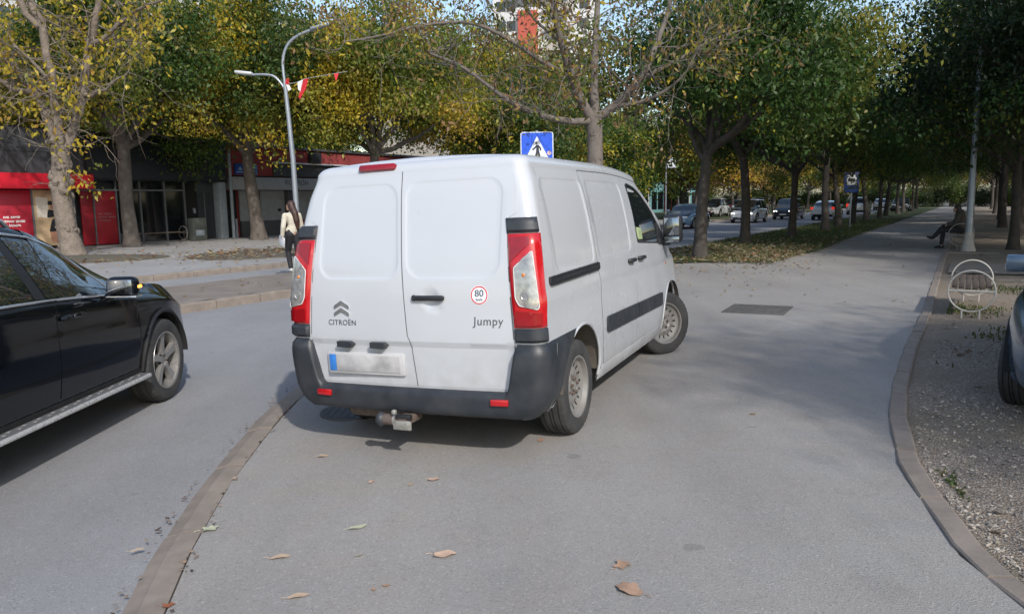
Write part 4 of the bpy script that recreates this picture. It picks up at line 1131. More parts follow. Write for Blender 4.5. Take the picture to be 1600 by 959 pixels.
# ------------------------------------------------------------------ trees
BARK = M('bark', (.115, .098, .085), .95, var=.35, vs=5, bmp=.9, bs_=22, dirt=((.055, .05, .04), .6, 7), dist=.03)
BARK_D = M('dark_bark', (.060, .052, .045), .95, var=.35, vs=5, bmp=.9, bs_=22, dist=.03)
def leaf_mat(name, trans=.5):
    m = bpy.data.materials.new(name); m.use_nodes = True; nt = m.node_tree; nt.nodes.clear()
    at = nn(nt, 'ShaderNodeAttribute'); at.attribute_name = 'leaf_col'
    oi = nn(nt, 'ShaderNodeObjectInfo')
    hv = nn(nt, 'ShaderNodeHueSaturation'); nt.links.new(at.outputs['Color'], hv.inputs['Color'])
    mp = nn(nt, 'ShaderNodeMapRange'); mp.inputs['To Min'].default_value = .485; mp.inputs['To Max'].default_value = .515
    nt.links.new(oi.outputs['Random'], mp.inputs[0]); nt.links.new(mp.outputs[0], hv.inputs['Hue'])
    col = hv.outputs[0]
    d = nn(nt, 'ShaderNodeBsdfDiffuse'); t = nn(nt, 'ShaderNodeBsdfTranslucent'); g = nn(nt, 'ShaderNodeBsdfGlossy'); g.inputs['Roughness'].default_value = .5
    nt.links.new(col, d.inputs['Color']); nt.links.new(col, t.inputs['Color']); g.inputs['Color'].default_value = (.8, .8, .8, 1)
    a = nn(nt, 'ShaderNodeMixShader'); a.inputs[0].default_value = trans; nt.links.new(d.outputs[0], a.inputs[1]); nt.links.new(t.outputs[0], a.inputs[2])
    b_ = nn(nt, 'ShaderNodeMixShader'); b_.inputs[0].default_value = .025; nt.links.new(a.outputs[0], b_.inputs[1]); nt.links.new(g.outputs[0], b_.inputs[2])
    o = nn(nt, 'ShaderNodeOutputMaterial'); nt.links.new(b_.outputs[0], o.inputs[0]); return m
LEAF = leaf_mat('leaf')

def leaf_mesh(name, C, N, col, ln, wd, R, droop=.6, fold=.25):
    """C: (n,3) leaf bases; col (n,3); each leaf a folded diamond of four triangles' worth of outline"""
    n = len(C)
    d = R.normal(size=(n, 3)); d[:, 2] -= droop * 1.2; d /= np.linalg.norm(d, axis=1)[:, None]
    u = R.normal(size=(n, 3)); u -= (u * d).sum(1)[:, None] * d; u /= np.linalg.norm(u, axis=1)[:, None]
    w = np.cross(d, u)
    l = (ln * R.uniform(.6, 1.25, n))[:, None]; b = (wd * R.uniform(.7, 1.2, n))[:, None]
    V = np.stack([C, C + d * l * .42 + u * b + w * b * fold, C + d * l, C + d * l * .42 - u * b + w * b * fold], 1).reshape(-1, 3)
    i = np.arange(n)[:, None] * 4
    F = np.concatenate([i + np.array([[0, 1, 2]]), i + np.array([[0, 2, 3]])], 0)
    me = bpy.data.meshes.new(name)
    me.vertices.add(len(V)); me.vertices.foreach_set('co', V.ravel())
    me.loops.add(F.size); me.loops.foreach_set('vertex_index', F.ravel().astype(np.int32))
    me.polygons.add(len(F)); me.polygons.foreach_set('loop_start', np.arange(0, F.size, 3, dtype=np.int32)); me.polygons.foreach_set('loop_total', np.full(len(F), 3, dtype=np.int32))
    me.update(calc_edges=True)
    a = me.attributes.new('leaf_col', 'FLOAT_COLOR', 'POINT')
    cc = np.concatenate([np.repeat(col, 4, 0), np.ones((n * 4, 1))], 1); a.data.foreach_set('color', cc.ravel().astype(np.float32))
    me.materials.append(LEAF); me.validate(); return me

PAL = {'green': [((.042, .090, .020), 5), ((.065, .115, .022), 4), ((.12, .150, .025), 2), ((.22, .20, .03), .6)],
       'autumn': [((.085, .135, .022), 3.5), ((.17, .205, .028), 4.5), ((.30, .285, .038), 3.5), ((.50, .39, .03), 2), ((.36, .24, .07), .5)],
       'yellow': [((.16, .17, .025), 1), ((.36, .29, .03), 3), ((.50, .36, .035), 4), ((.42, .25, .05), 1.2)],
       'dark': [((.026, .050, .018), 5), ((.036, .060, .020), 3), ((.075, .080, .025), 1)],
       'brown': [((.12, .115, .03), 2), ((.23, .155, .06), 3), ((.28, .16, .07), 2), ((.30, .22, .05), 1)]}
def pick(R, pal, n):
    p = PAL[pal]; w = np.array([b for a, b in p], float); k = R.choice(len(p), n, p=w / w.sum())
    return np.array([a for a, b in p])[k]

def grow(mb, R, p, d, L, r, lev, tips, bend=.18, upw=.1, n=6, nch=4, spread=.75):
    """one limb and what grows on it; tips collects points where leaves hang"""
    pts = [p]; rads = [r]; d = d.normalized()
    for i in range(n):
        d = (d + Vector(R.normal(0, bend, 3)) + Vector((0, 0, upw))).normalized()
        pts.append(pts[-1] + d * (L / n)); rads.append(r * (1 - .72 * (i + 1) / n))
    mb.tube(pts, rads, 8 if r > .05 else (6 if r > .015 else 4), cap=False)
    tips += [(q, lev) for q in (pts[2:] if lev <= 1 else pts[4:])]
    if lev > 0:
        for c in range(nch):
            t = .35 + .6 * (c + R.uniform(0, .8)) / nch; i = min(n - 1, int(t * n)); f = t * n - i
            q = pts[i].lerp(pts[i + 1], f); ax = Vector(R.normal(0, 1, 3)); dd = (pts[i + 1] - pts[i]).normalized()
            side = (ax - dd * ax.dot(dd)).normalized()
            grow(mb, R, q, dd * (1 - spread * .5) + side * spread, L * R.uniform(.42, .62), max(.006, rads[i] * .55), lev - 1, tips, bend, upw * .7, max(3, n - 1), nch, spread)

def make_tree(seed, H=8.0, fork=2.6, r=.16, spread=3.2, pal='green', leaves=22000, ln=.17, wd=.045, limbs=6, droop=.7, clump=.42, bark=None, lev=2, pal2=None, mix2=0.0, lean=0.0, low=.3, hang=.25):
    """returns (trunk mesh, crown mesh)"""
    R = np.random.RandomState(seed); mb = MB(); tips = []
    lx, ly = R.normal(0, .05, 2)
    tr = [Vector((lx * z + lean * z * .12 + .03 * math.sin(z * 1.7 + seed), ly * z + .03 * math.cos(z * 1.3 + seed), z)) for z in np.linspace(-.1, fork, 9)]
    mb.tube(tr, [r * (1.55 - .55 * min(1, (z + .1) / .7)) * (1 - .22 * z / fork) * R.uniform(.95, 1.05) for z in np.linspace(0, fork, 9)], 14)
    top = tr[-1]
    for k in range(limbs):
        a = 2 * math.pi * (k + R.uniform(-.3, .3)) / limbs; el = R.uniform(low, 1.2) if k else 1.45
        d = Vector((math.cos(a) * math.cos(el), math.sin(a) * math.cos(el), math.sin(el)))
        Lb = (H - fork) * (.62 if k else .85) * R.uniform(.85, 1.1) + spread * .25 * math.cos(el)
        base = top - Vector((0, 0, R.uniform(0, .35) * fork * .4 if k else 0))
        grow(mb, R, base, d, Lb, r * R.uniform(.42, .62), lev, tips, .16, .10, 7, 5)
    me = mb.mesh('trunk', bark or BARK, 60, fixn=False)
    T = np.array([tuple(q) for q, l in tips])
    # keep tips inside the crown and away from the trunk foot
    T = T[T[:, 2] > fork * .72]
    idx = R.choice(len(T), leaves // 26); B = T[idx] + R.normal(0, .22, (len(idx), 3)); B[:, 2] -= np.abs(R.normal(0, hang, len(idx)))
    key = np.zeros(len(idx))
    for _ in range(5):
        kv = R.normal(0, .9, 3); key += np.sin(B @ kv + R.uniform(0, 6.28))
    key = key + R.normal(0, .5, len(idx)); order = np.argsort(np.argsort(key)) / len(key)
    p_ = PAL[pal]; cw = np.cumsum([w for _, w in p_]); cw = cw / cw[-1]
    palc = np.array([c for c, _ in p_])[np.searchsorted(cw, order * .999)]
    if pal2 is not None:
        k2 = np.zeros(len(idx))
        for _ in range(4): k2 += np.sin(B @ R.normal(0, .8, 3) + R.uniform(0, 6.28))
        k2 = k2 + R.normal(0, .5, len(idx)); sel = np.argsort(np.argsort(k2)) / len(k2) < mix2; palc[sel] = pick(R, pal2, sel.sum())
    C = np.repeat(B, 26, 0) + R.normal(0, 1, (len(B) * 26, 3)) * np.array([clump, clump, clump * .55]) * .78
    col = np.repeat(palc, 26, 0) * R.uniform(.84, 1.18, (len(C), 1)) * (1 + R.normal(0, .05, (len(C), 3)))
    crown = leaf_mesh('crown', C, None, np.clip(col, .004, .9), ln, wd, R, droop)
    return me, crown
def plant(meshes, loc, rz, label, group, sc=1.0, name='street_tree', sz=None):
    t = empty(name, loc, rz); t.scale = (sc, sc, sz or sc)
    link('trunk', meshes[0], t); link('crown', meshes[1], t); tag(t, label, 'tree', group); return t

TG1 = make_tree(3, 8.6, 2.9, .17, 3.4, 'green', 38000, .15, .037, 7, .8, .46, BARK_D, pal2='autumn', mix2=.10, low=.45, hang=.1)
TG2 = make_tree(8, 9.2, 3.3, .18, 3.6, 'green', 38000, .15, .038, 7, .8, .48, BARK_D, pal2='autumn', mix2=.08, low=.45, hang=.1)
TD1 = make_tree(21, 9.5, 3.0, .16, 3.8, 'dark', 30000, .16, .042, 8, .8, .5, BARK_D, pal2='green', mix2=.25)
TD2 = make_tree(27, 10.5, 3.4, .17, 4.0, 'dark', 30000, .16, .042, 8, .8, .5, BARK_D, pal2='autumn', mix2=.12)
TA1 = make_tree(33, 10.4, 4.0, .27, 4.8, 'autumn', 62000, .17, .046, 10, .75, .52, BARK, pal2='green', mix2=.35, low=.15, hang=.3)
TA2 = make_tree(41, 10.8, 3.8, .25, 4.8, 'autumn', 62000, .17, .046, 10, .75, .52, BARK, pal2='yellow', mix2=.15, low=.15, hang=.3)
TA3 = make_tree(47, 10.4, 4.0, .28, 4.6, 'autumn', 62000, .17, .046, 10, .75, .52, BARK, pal2='green', mix2=.5, low=.1, hang=.35)
TF1 = make_tree(53, 8.5, 2.4, .16, 3.6, 'brown', 22000, .24, .062, 7, .6, .5, BARK, pal2='yellow', mix2=.4)
TF2 = make_tree(59, 9.0, 2.2, .17, 3.8, 'green', 24000, .24, .062, 7, .6, .52, BARK_D, pal2='autumn', mix2=.3)

# row in the verge beside the path
GA = 'row of trees in the verge beside the path'
rowA = [(20.5, -6.36, TG1, 'tree on the verge with a dark trunk, first beyond the van\'s nose'), (28.0, -7.0, TG2, 'tree on the verge, second trunk beyond the van'),
        (33.2, -6.4, TG1, 'tree on the verge with a low forking limb, third trunk beyond the van'), (39.9, -6.2, TG2, 'tree on the verge beside the blue bus stop sign, left of it'),
        (44.8, -6.3, TG1, 'tree on the verge just behind the blue bus stop sign'), (50.0, -6.2, TG2, 'tree on the verge, first beyond the bus stop sign')]
for i, (s, t, m_, lb) in enumerate(rowA): plant(m_, ST(s, t, .02), i * 1.9 + .4, lb, GA, 1.0 - .03 * (i % 3))
for i, s in enumerate((56.5, 63, 70, 78, 87, 97, 108)):
    plant((TG1, TD1)[i % 2], ST(s, -6.2 + .2 * (i % 2), .02), i * 1.3 + 2, 'dark tree far down the verge, well beyond the bus stop sign', GA, 1.0)
# row on the right of the path
GB = 'dark row of trees right of the path'
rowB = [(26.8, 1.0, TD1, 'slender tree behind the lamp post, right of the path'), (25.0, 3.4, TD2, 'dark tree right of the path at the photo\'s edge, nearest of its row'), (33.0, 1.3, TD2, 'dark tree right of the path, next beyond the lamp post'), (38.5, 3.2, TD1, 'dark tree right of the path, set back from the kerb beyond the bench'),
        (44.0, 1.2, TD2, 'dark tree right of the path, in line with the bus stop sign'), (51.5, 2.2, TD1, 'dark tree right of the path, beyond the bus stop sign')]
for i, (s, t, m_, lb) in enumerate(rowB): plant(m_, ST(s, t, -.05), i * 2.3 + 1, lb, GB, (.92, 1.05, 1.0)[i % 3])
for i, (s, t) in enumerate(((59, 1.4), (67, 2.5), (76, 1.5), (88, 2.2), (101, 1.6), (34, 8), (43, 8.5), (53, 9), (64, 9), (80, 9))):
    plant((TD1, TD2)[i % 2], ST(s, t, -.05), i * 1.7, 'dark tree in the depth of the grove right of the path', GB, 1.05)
# trees beside and behind the camera that shade the gravel and the path
GS_ = 'trees shading the gravel'
for i, (s, t, m_, sc) in enumerate(((3.7, 9.3, TD1, .95), (2.9, 10.1, TD2, .9), (17.5, 9.0, TD2, 1.05), (21.5, 5.5, TD1, 1.0))):  # second entry is an unseen tree, added to make the shade patch more solid
    plant(m_, ST(s, t, -.05), i * 1.1, ('tree beside the grey car on the gravel', 'unseen second tree added to thicken the shade on the gravel', 'tree overhanging the bench from the right', 'tree by the side path')[i], GS_, sc)
# plaza trees on the left
GL = 'trees on the plaza by the shops'
plaz = [(-16.3, 33.1, TA1, 1.12, 'leafy tree standing behind the ring-ended bench'), (-12.5, 38.2, TA3, 1.18, 'tall tree before the grey shutters with a forked trunk'), (-6.6, 38.0, TA2, 1.1, 'yellowing tree behind the street lamp and the van\'s roof'),
        (-1.4, 45.5, TA1, 1.12, 'yellow green tree above the middle of the van\'s roof'), (2.4, 50.0, TA3, .85, 'dark green tree behind the crossing sign'), (-23.5, 30.5, TA2, 1.0, 'leafy tree behind the red canopy at the photo\'s edge')]
for i, (x, y, m_, sc, lb) in enumerate(plaz): plant(m_, (x, y, .05), i * 1.37 + .6, lb, GL, sc)
for i, (s, t, m_, lb) in enumerate(((13, -47, TA3, 'tree rising behind the red canopy shop roof'), (23, -48, TA1, 'tree rising behind the dark shop roof'), (33, -47, TA2, 'tree rising behind the red shop, above its lettering'), (44, -46, TA3, 'tree rising behind the far end of the red shop'))):
    plant(m_, ST(s, t, .05), i * 2.2 + .9, lb, 'trees behind the shops', 1.15)
# across the avenue
GF = 'trees across the avenue'
farr = [(43, -25.0, TF2), (55.5, -23.0, TF2), (60, -19.0, TF1), (66, -22, TF2), (73, -19.5, TF1), (80, -21, TF2), (88, -19, TF1), (97, -21, TF2), (108, -19, TF1), (58, -27, TF1), (70, -29, TF2), (84, -28, TF1), (100, -30, TF2), (120, -18, TF1), (124, -28, TF2), (40, -24, TA3)]
nm = ['green tree across the avenue above the blue car', 'green tree across the avenue behind the white crossover', 'leaning brown tree across the avenue by the parked white car']
for i, (s, t, m_) in enumerate(farr):
    o = plant(m_, ST(s, t, .03), i * 2.1, nm[i] if i < 3 else 'autumn tree far across the avenue, in the mass behind the cars', GF, 1.0 + .06 * (i % 3))
    if i == 2: o.rotation_euler = (0, rad(8), .3)
# far end of the path
for i, (s, t, m_) in enumerate(((128, -3, TF1), (132, 3, TF2), (138, -9, TF2), (140, 10, TF1), (118, 10, TD1), (150, 0, TF1), (152, -16, TF2))):
    plant(m_, ST(s, t, 0), i * 1.9, 'sunlit tree closing the far end of the path', 'trees at the end of the path', 1.2)

# ---- the half bare tree behind the van, its limbs as they spread in the photograph
def bare_tree():
    R = np.random.RandomState(5); B0 = ST(13.9, -6.4, 0); mb = MB(); tips = []
    t = empty('half_bare_tree', (B0.x, B0.y, -.03)); tag(t, 'half bare tree with long spreading limbs rising behind the van', 'tree')
    k = 15.1 / 1200.0
    def P(u, v, dy=0.0):   # offsets from the trunk in the picture plane at its distance, plus depth
        return Vector(((u - 928) * k + dy * .1, dy, 3.22 + (197 - v) * k))
    mb.tube([P(930, 455), P(930, 400), P(929, 320), P(928, 240), P(927, 197)], [.24, .19, .165, .15, .155], 14)
    L = [([(925, 200, 0), (905, 165, -.1), (885, 110, -.3), (870, 50, -.6), (866, -20, -.8), (862, -90, -1)], .105),
         ([(928, 197, 0), (927, 130, .1), (931, 60, .3), (935, -20, .5), (940, -110, .7)], .10),
         ([(930, 196, 0), (960, 178, -.1), (1000, 135, -.2), (1025, 80, -.1), (1045, 20, .1), (1062, -60, .2)], .095),
         ([(925, 200, 0), (885, 202, -.3), (835, 190, -.5), (795, 170, -.7), (740, 130, -.9), (690, 110, -1.1)], .075),
         ([(897, 138, -.2), (850, 115, -.3), (800, 85, -.6), (750, 68, -.9), (690, 75, -1.2), (630, 92, -1.4), (585, 100, -1.5)], .050),
         ([(960, 180, -.1), (1010, 172, -.3), (1055, 145, -.6), (1080, 100, -.8)], .045),
         ([(990, 145, -.2), (1060, 110, -.1), (1110, 80, .2), (1170, 60, .4)], .045),
         ([(870, 50, -.6), (830, 20, -.9), (800, -20, -1.1)], .05), ([(935, 20, .4), (905, -30, .9), (890, -80, 1.1)], .05), ([(880, 90, -.4), (835, 40, .5), (815, 5, .9), (780, -40, 1.2)], .035)]
    for pts, r in L:
        Q = [P(*q) for q in pts]; n = len(Q)
        # smooth the path
        S = []
        for i in range(n - 1):
            a, b, c, d = Q[max(0, i - 1)], Q[i], Q[i + 1], Q[min(n - 1, i + 2)]
            for j in range(4):
                u = j / 4; S.append(.5 * ((2 * b) + (c - a) * u + (2 * a - 5 * b + 4 * c - d) * u * u + (-a + 3 * b - 3 * c + d) * u ** 3))
        S.append(Q[-1]); mb.tube(S, [r * (1 - .75 * i / (len(S) - 1)) for i in range(len(S))], 10, cap=False)
        for i in range(5, len(S)):
            for _ in range(2):
                ax = Vector(R.normal(0, 1, 3)) + Vector((0, 0, .35)); grow(mb, R, S[i], ax, R.uniform(.7, 1.6), max(.008, r * .16), 1, tips, .22, .05, 5, 3)
    link('trunk', mb.mesh('trunk', M('smooth_bark', (.15, .13, .115), .9, var=.25, vs=6, bmp=.6, bs_=25, dirt=((.08, .07, .06), .5, 9), dist=.02), 60, fixn=False), t)
    T = np.array([tuple(q) for q, l in tips]); idx = R.choice(len(T), 620); Bp = T[idx]
    C = np.repeat(Bp, 11, 0) + R.normal(0, .20, (len(Bp) * 11, 3)); col = np.repeat(pick(R, 'brown', len(Bp)), 11, 0)
    s2 = R.uniform(size=len(Bp)) < .45; c2 = pick(R, 'autumn', len(Bp)); cb = np.repeat(s2, 11); col[cb] = np.repeat(c2, 11, 0)[cb]
    col = col * R.uniform(.7, 1.3, (len(C), 1))
    link('crown', leaf_mesh('crown', C, None, col, .13, .026, R, 1.0), t)
bare_tree()
# ---- the knotted old tree at the left with its last yellow leaves
def knotted_tree():
    R = np.random.RandomState(15); mb = MB(); tips = []
    t = empty('knotted_tree', (-15.0, 26.3, .03)); tag(t, 'old knotted tree with a thick pale trunk and last yellow leaves beside the red shop', 'tree')
    k = 26.3 / 1200.0
    def P(u, v, dy=0.0): return Vector(((u - 115) * k + dy * -.5, dy, 1.6 + (333 - v) * k - .05))
    mb.tube([P(118, 412), P(117, 395), P(112, 370), P(108, 330), P(107, 290), P(112, 250), P(113, 222)], [.56, .40, .33, .30, .30, .28, .27], 18)
    for i in range(46):
        v = R.uniform(222, 395); a = R.uniform(0, 2 * math.pi); p = P(110 + (v - 300) * .03, v); rr = .26 * R.uniform(.9, 1.1)
        mb.sphere(p + Vector((math.cos(a) * rr, math.sin(a) * rr, 0)), R.uniform(.08, .16), 8, sc=(1, 1, R.uniform(.8, 1.6)))
    L = [([(108, 235, 0), (98, 190, .1), (80, 150, .3), (55, 115, .5), (20, 70, .7), (-25, 40, .9)], .20), ([(115, 230, 0), (112, 180, -.1), (108, 120, -.2), (103, 60, -.3), (85, 10, -.4), (80, -60, -.5)], .19),
         ([(120, 235, 0), (140, 195, .2), (157, 140, .3), (168, 90, .2), (185, 40, .1), (200, -10, 0), (212, -70, 0)], .18), ([(100, 60, -.3), (80, 35, -.5), (65, 0, -.7), (50, -50, -.8)], .12), ([(165, 90, .2), (200, 70, -.2), (240, 45, -.6), (285, 30, -.9)], .09),
         ([(80, 150, .3), (40, 140, -.1), (0, 100, -.4), (-30, 85, -.6)], .10), ([(172, 75, .2), (215, 75, .1), (260, 85, .0)], .07), ([(150, 160, .3), (190, 150, -.3), (225, 130, -.7)], .07), ([(110, 140, -.2), (80, 105, -.7), (60, 90, -1)], .06)]
    for pts, r in L:
        Q = [P(*q) for q in pts]; n = len(Q); S = []
        for i in range(n - 1):
            a, b, c, d = Q[max(0, i - 1)], Q[i], Q[i + 1], Q[min(n - 1, i + 2)]
            for j in range(4):
                u = j / 4; S.append(.5 * ((2 * b) + (c - a) * u + (2 * a - 5 * b + 4 * c - d) * u * u + (-a + 3 * b - 3 * c + d) * u ** 3) + Vector(R.normal(0, .03, 3)))
        S.append(Q[-1]); mb.tube(S, [r * (1 - .6 * i / (len(S) - 1)) * R.uniform(.9, 1.12) for i in range(len(S))], 10, cap=False)
        for i in range(3, len(S)):
            for _ in range(2):
                ax = Vector(R.normal(0, 1, 3)) + Vector((0, 0, .2)); grow(mb, R, S[i], ax, R.uniform(1.0, 2.4), max(.012, r * .14), 1, tips, .25, .0, 5, 3)
    for i in range(7):
        grow(mb, R, P(112, R.uniform(225, 300)), Vector((R.normal(0, 1), -1, R.normal(0, .4))), R.uniform(.8, 1.8), .018, 1, tips, .25, -.03, 5, 2)
    link('trunk', mb.mesh('trunk', M('pale_bark', (.20, .165, .135), .95, var=.35, vs=4, bmp=1.0, bs_=12, dirt=((.08, .068, .055), .7, 6), dist=.05), 60, fixn=False), t)
    T = np.array([tuple(q) for q, l in tips]); idx = R.choice(len(T), 330); Bp = T[idx]
    C = np.repeat(Bp, 9, 0) + R.normal(0, .22, (len(Bp) * 9, 3)); col = np.repeat(pick(R, 'yellow', len(Bp)), 9, 0) * R.uniform(.7, 1.3, (len(C), 1))
    link('crown', leaf_mesh('crown', C, None, col, .20, .055, R, 1.1), t)
knotted_tree()

# ---- clipped evergreen bushes that close the grove and the far end of the path
def bush(seed, pal):
    R = np.random.RandomState(seed); mb = MB(); tips = []
    for k in range(9):
        a = 2 * math.pi * k / 9; grow(mb, R, Vector((R.normal(0, .2), R.normal(0, .2), 0)), Vector((math.cos(a) * .6, math.sin(a) * .6, 1)), R.uniform(1.6, 2.4), .03, 1, tips, .2, .1, 5, 4)
    T = np.array([tuple(q) for q, l in tips]); B = T[R.choice(len(T), 420)]; C = np.repeat(B, 20, 0) + R.normal(0, .28, (8400, 3)); C[:, 2] = np.maximum(C[:, 2], .03)
    return mb.mesh('stems', BARK_D, 60, fixn=False), leaf_mesh('foliage', C, None, pick(R, pal, 8400) * R.uniform(.7, 1.3, (8400, 1)), .18, .05, R, .3)
BU = [bush(1, 'dark'), bush(2, 'green')]
for i, (s, t) in enumerate([(24 + 3.2 * i, 12.5 + 1.2 * math.sin(i * 2.1)) for i in range(14)] + [(122, -11 + 3.0 * i) for i in range(9)] + [(125, -38 + 4.0 * i) for i in range(7)]):
    o = empty('evergreen_bush', ST(s, t, -.05), i * 1.3); o.scale = (1.15, 1.15, 1.0 + .2 * (i % 3)); link('stems', BU[i % 2][0], o); link('foliage', BU[i % 2][1], o)
    tag(o, 'dark bush behind the grove right of the path' if i < 14 else 'bush closing the far end of the avenue', 'bush', 'bushes behind the grove' if i < 14 else 'bushes at the far end')
# ------------------------------------------------------------------ buildings
FR = math.atan2(.857, .515)
def facade_root(name, t, z=None): return empty(name, ST(0, t, PLZ if z is None else z), FR)   # local x runs along the avenue, y into the building
def fbox(root, name, s0, s1, y0, y1, z0, z1, mat, r=0.0, parent=None):
    c = ((s0 + s1) / 2, (y0 + y1) / 2, (z0 + z1) / 2); d = (s1 - s0, y1 - y0, z1 - z0); mb = MB()
    (mb.rbox(c, d, r) if r else mb.box(c, d)); return mb.build(name, mat, parent or root, smooth=bool(r))
REDC = M('red_canopy', (.62, .015, .035), .45, var=.08, vs=2); REDP = M('red_panel', (.40, .02, .04), .4, var=.1, vs=2); REDK = M('dark_red_panel', (.24, .010, .018), .4, var=.1, vs=2)
GREYW = M('dark_grey_cladding', (.055, .060, .070), .55, var=.15, vs=1.2); BLKW = M('black_fascia', (.010, .012, .018), .5, var=.2, vs=1.5)
FRAME = M('aluminium_frame', (.16, .17, .18), .45, .4, var=.15); SHOPG = glassy('shop_glass', (.008, .010, .012), .05)
BRICKR = M('red_render', (.26, .042, .040), .85, var=.2, vs=1.0, dirt=((.09, .03, .03), .5, 2)); BAND = M('grey_sign_band', (.30, .32, .34), .7, var=.1, vs=2, dirt=((.20, .20, .20), .4, 3))
SHUT = M('grey_shutter', (.29, .30, .31), .6, .2, var=.15, vs=3); DGREY = M('dark_plinth', (.06, .065, .07), .8, var=.2, vs=3); COLG = M('pale_blue_column', (.27, .31, .35), .7, var=.12, vs=4)
WHT = M('white_lettering', (.7, .7, .7), .5, var=.04); INKD = M('dark_lettering', (.03, .035, .04), .5)
def wall_text(root, txt, s, z, size, mat, y, parent=None, sx=1.0):
    me = text_mesh(txt, size, mat, .004); 
    for v in me.vertices: v.co = Vector((s + v.co.x * sx, y - v.co.z, z + v.co.y))
    me.update(); return link('lettering', me, parent or root)

def word_rows(parent, s0, z, widths, h, y, mat):
    """a line of print too small to read: strokes of letter height grouped into words"""
    R = random.Random(int(z * 1000)); mb = MB()
    for w in widths:
        e = s0 + w
        while s0 < e:
            mb.box((s0 + .014, y - .002, z + R.uniform(-.005, .012)), (.028, .004, h * R.uniform(.75, 1.2))); mb.box((s0 + .032, y - .002, z + R.choice((-.5, .5)) * h * .7), (.022, .004, h * .3)); s0 += .046
        s0 += .06
    return mb.build('lettering', mat, parent, smooth=False)
a = facade_root('dark_shop', -34.0)
tag(a, 'low dark shop building with red canopy, red window panels and black glazing', 'building')
fbox(a, 'wall', 4, 27.42, .5, 14, 0, 5.0, GREYW); fbox(a, 'roof', 4, 27.42, .2, 14.1, 5.0, 5.12, BLKW)
fbox(a, 'upper_wall', 4, 19.95, -.05, .5, 3.16, 5.02, GREYW); fbox(a, 'cladding_joint', 4, 19.95, -.056, -.05, 4.05, 4.075, BLKW)
fbox(a, 'fascia', 19.96, 27.42, -.25, .5, 3.0, 5.06, BLKW, .02); fbox(a, 'soffit', 19.96, 27.42, -.2, .5, 2.93, 3.0, BLKW)
fbox(a, 'canopy', 4, 19.92, -.75, .5, 2.52, 3.15, REDC, .03)
x0 = 12.0
for i, (s0, s1) in enumerate(((12.2, 14.7), (14.76, 16.15), (16.2, 17.56))):
    pnl = fbox(a, 'red_window_panel', s0, s1, .0, .10, .12, 2.48, REDP, .01)
    if i == 2:
        for k, ws in enumerate(((.20, .36), (.38, .34), (.10, .44))): word_rows(pnl, 16.42, 1.36 - k * .17, ws, .085, -.001, WHT)
fbox(a, 'panel_frame', 17.57, 17.64, -.02, .12, .05, 2.5, FRAME)
# poster in the next window
po = fbox(a, 'poster', 17.66, 19.30, .02, .10, .12, 2.48, M('poster_print', (.50, .36, .22), .6, var=.35, vs=1.4))
PSK = M('poster_skin', (.40, .20, .13), .6, var=.15, vs=3); PDK = M('poster_dark', (.015, .017, .022), .6); PLT_ = M('poster_light', (.62, .58, .50), .6, var=.08)
def decal(parent, poly, y, mat, name): return MB().prism(poly, y, y - .004, lambda u, v, h: (u, h, v)).build(name, mat, parent, smooth=False)
decal(po, [(17.78, 1.35), (18.25, 1.30), (18.25, 2.15), (17.75, 2.2)], .018, PLT_, 'poster_wall')
decal(po, [(18.55, 1.0), (18.85, .95), (18.9, 1.75), (18.6, 1.8)], .018, PLT_, 'poster_wall')
decal(po, rounded([(18.28, .25), (18.62, .25), (18.68, .75), (18.22, .75)], .1), .012, PSK, 'poster_figure')
decal(po, rounded([(18.20, .70), (18.66, .74), (18.60, 1.22), (18.38, 1.28)], .1), .008, PDK, 'poster_figure')
decal(po, rounded([(18.16, 1.30), (18.52, 1.36), (18.50, 1.62), (18.22, 1.66)], .08), .008, PDK, 'poster_figure')
decal(po, rounded([(18.32, 1.66), (18.62, 1.74), (18.60, 2.02), (18.36, 2.00)], .1), .008, PSK, 'poster_figure')
decal(po, rounded([(18.24, 1.84), (18.42, 1.84), (18.42, 2.02), (18.24, 2.02)], .07), .004, PDK, 'poster_figure')
fbox(a, 'panel_frame', 19.32, 19.40, -.02, .12, .05, 2.5, FRAME)
fbox(a, 'red_window_panel', 19.70, 20.25, .06, .14, .05, 2.46, REDK, .008); q = fbox(a, 'red_window_panel', 20.33, 21.33, .06, .14, .05, 2.46, REDK, .008)
for k, ws in enumerate(((.20, .36), (.38, .34), (.10, .34))): word_rows(q, 20.45, 1.42 - k * .15, ws, .07, .059, M('faded_lettering', (.26, .09, .10), .6))
for s0, s1 in ((21.42, 22.55), (22.60, 23.85), (23.90, 24.95)):
    fbox(a, 'window_pane', s0, s1, .12, .14, .05, 2.44, SHOPG); fbox(a, 'window_pane', s0, s1, .12, .14, 2.54, 2.94, SHOPG)
fbox(a, 'transom', 19.7, 24.97, .04, .12, 2.455, 2.53, FRAME)
for s0 in (20.27, 21.36, 22.56, 23.86, 24.96): fbox(a, 'mullion', s0, s0 + .045, .03, .125, .02, 2.94, FRAME)
# things one makes out behind the panes
fbox(a, 'window_sill', 21.4, 24.95, .02, .12, .0, .05, FRAME)
fbox(a, 'dark_recess', 25.02, 25.95, .48, .5, .02, 2.93, DARK); fbox(a, 'door', 25.95, 26.75, .40, .46, .02, 2.4, M('shop_door', (.030, .034, .040), .4, var=.2)); fbox(a, 'door_frame', 26.36, 26.40, .36, .41, .02, 2.4, FRAME)
fbox(a, 'intercom', 25.72, 25.84, .42, .48, 1.35, 1.6, COLG)
fbox(a, 'column', 26.95, 27.38, -.12, .4, 0, 2.93, COLG, .02)

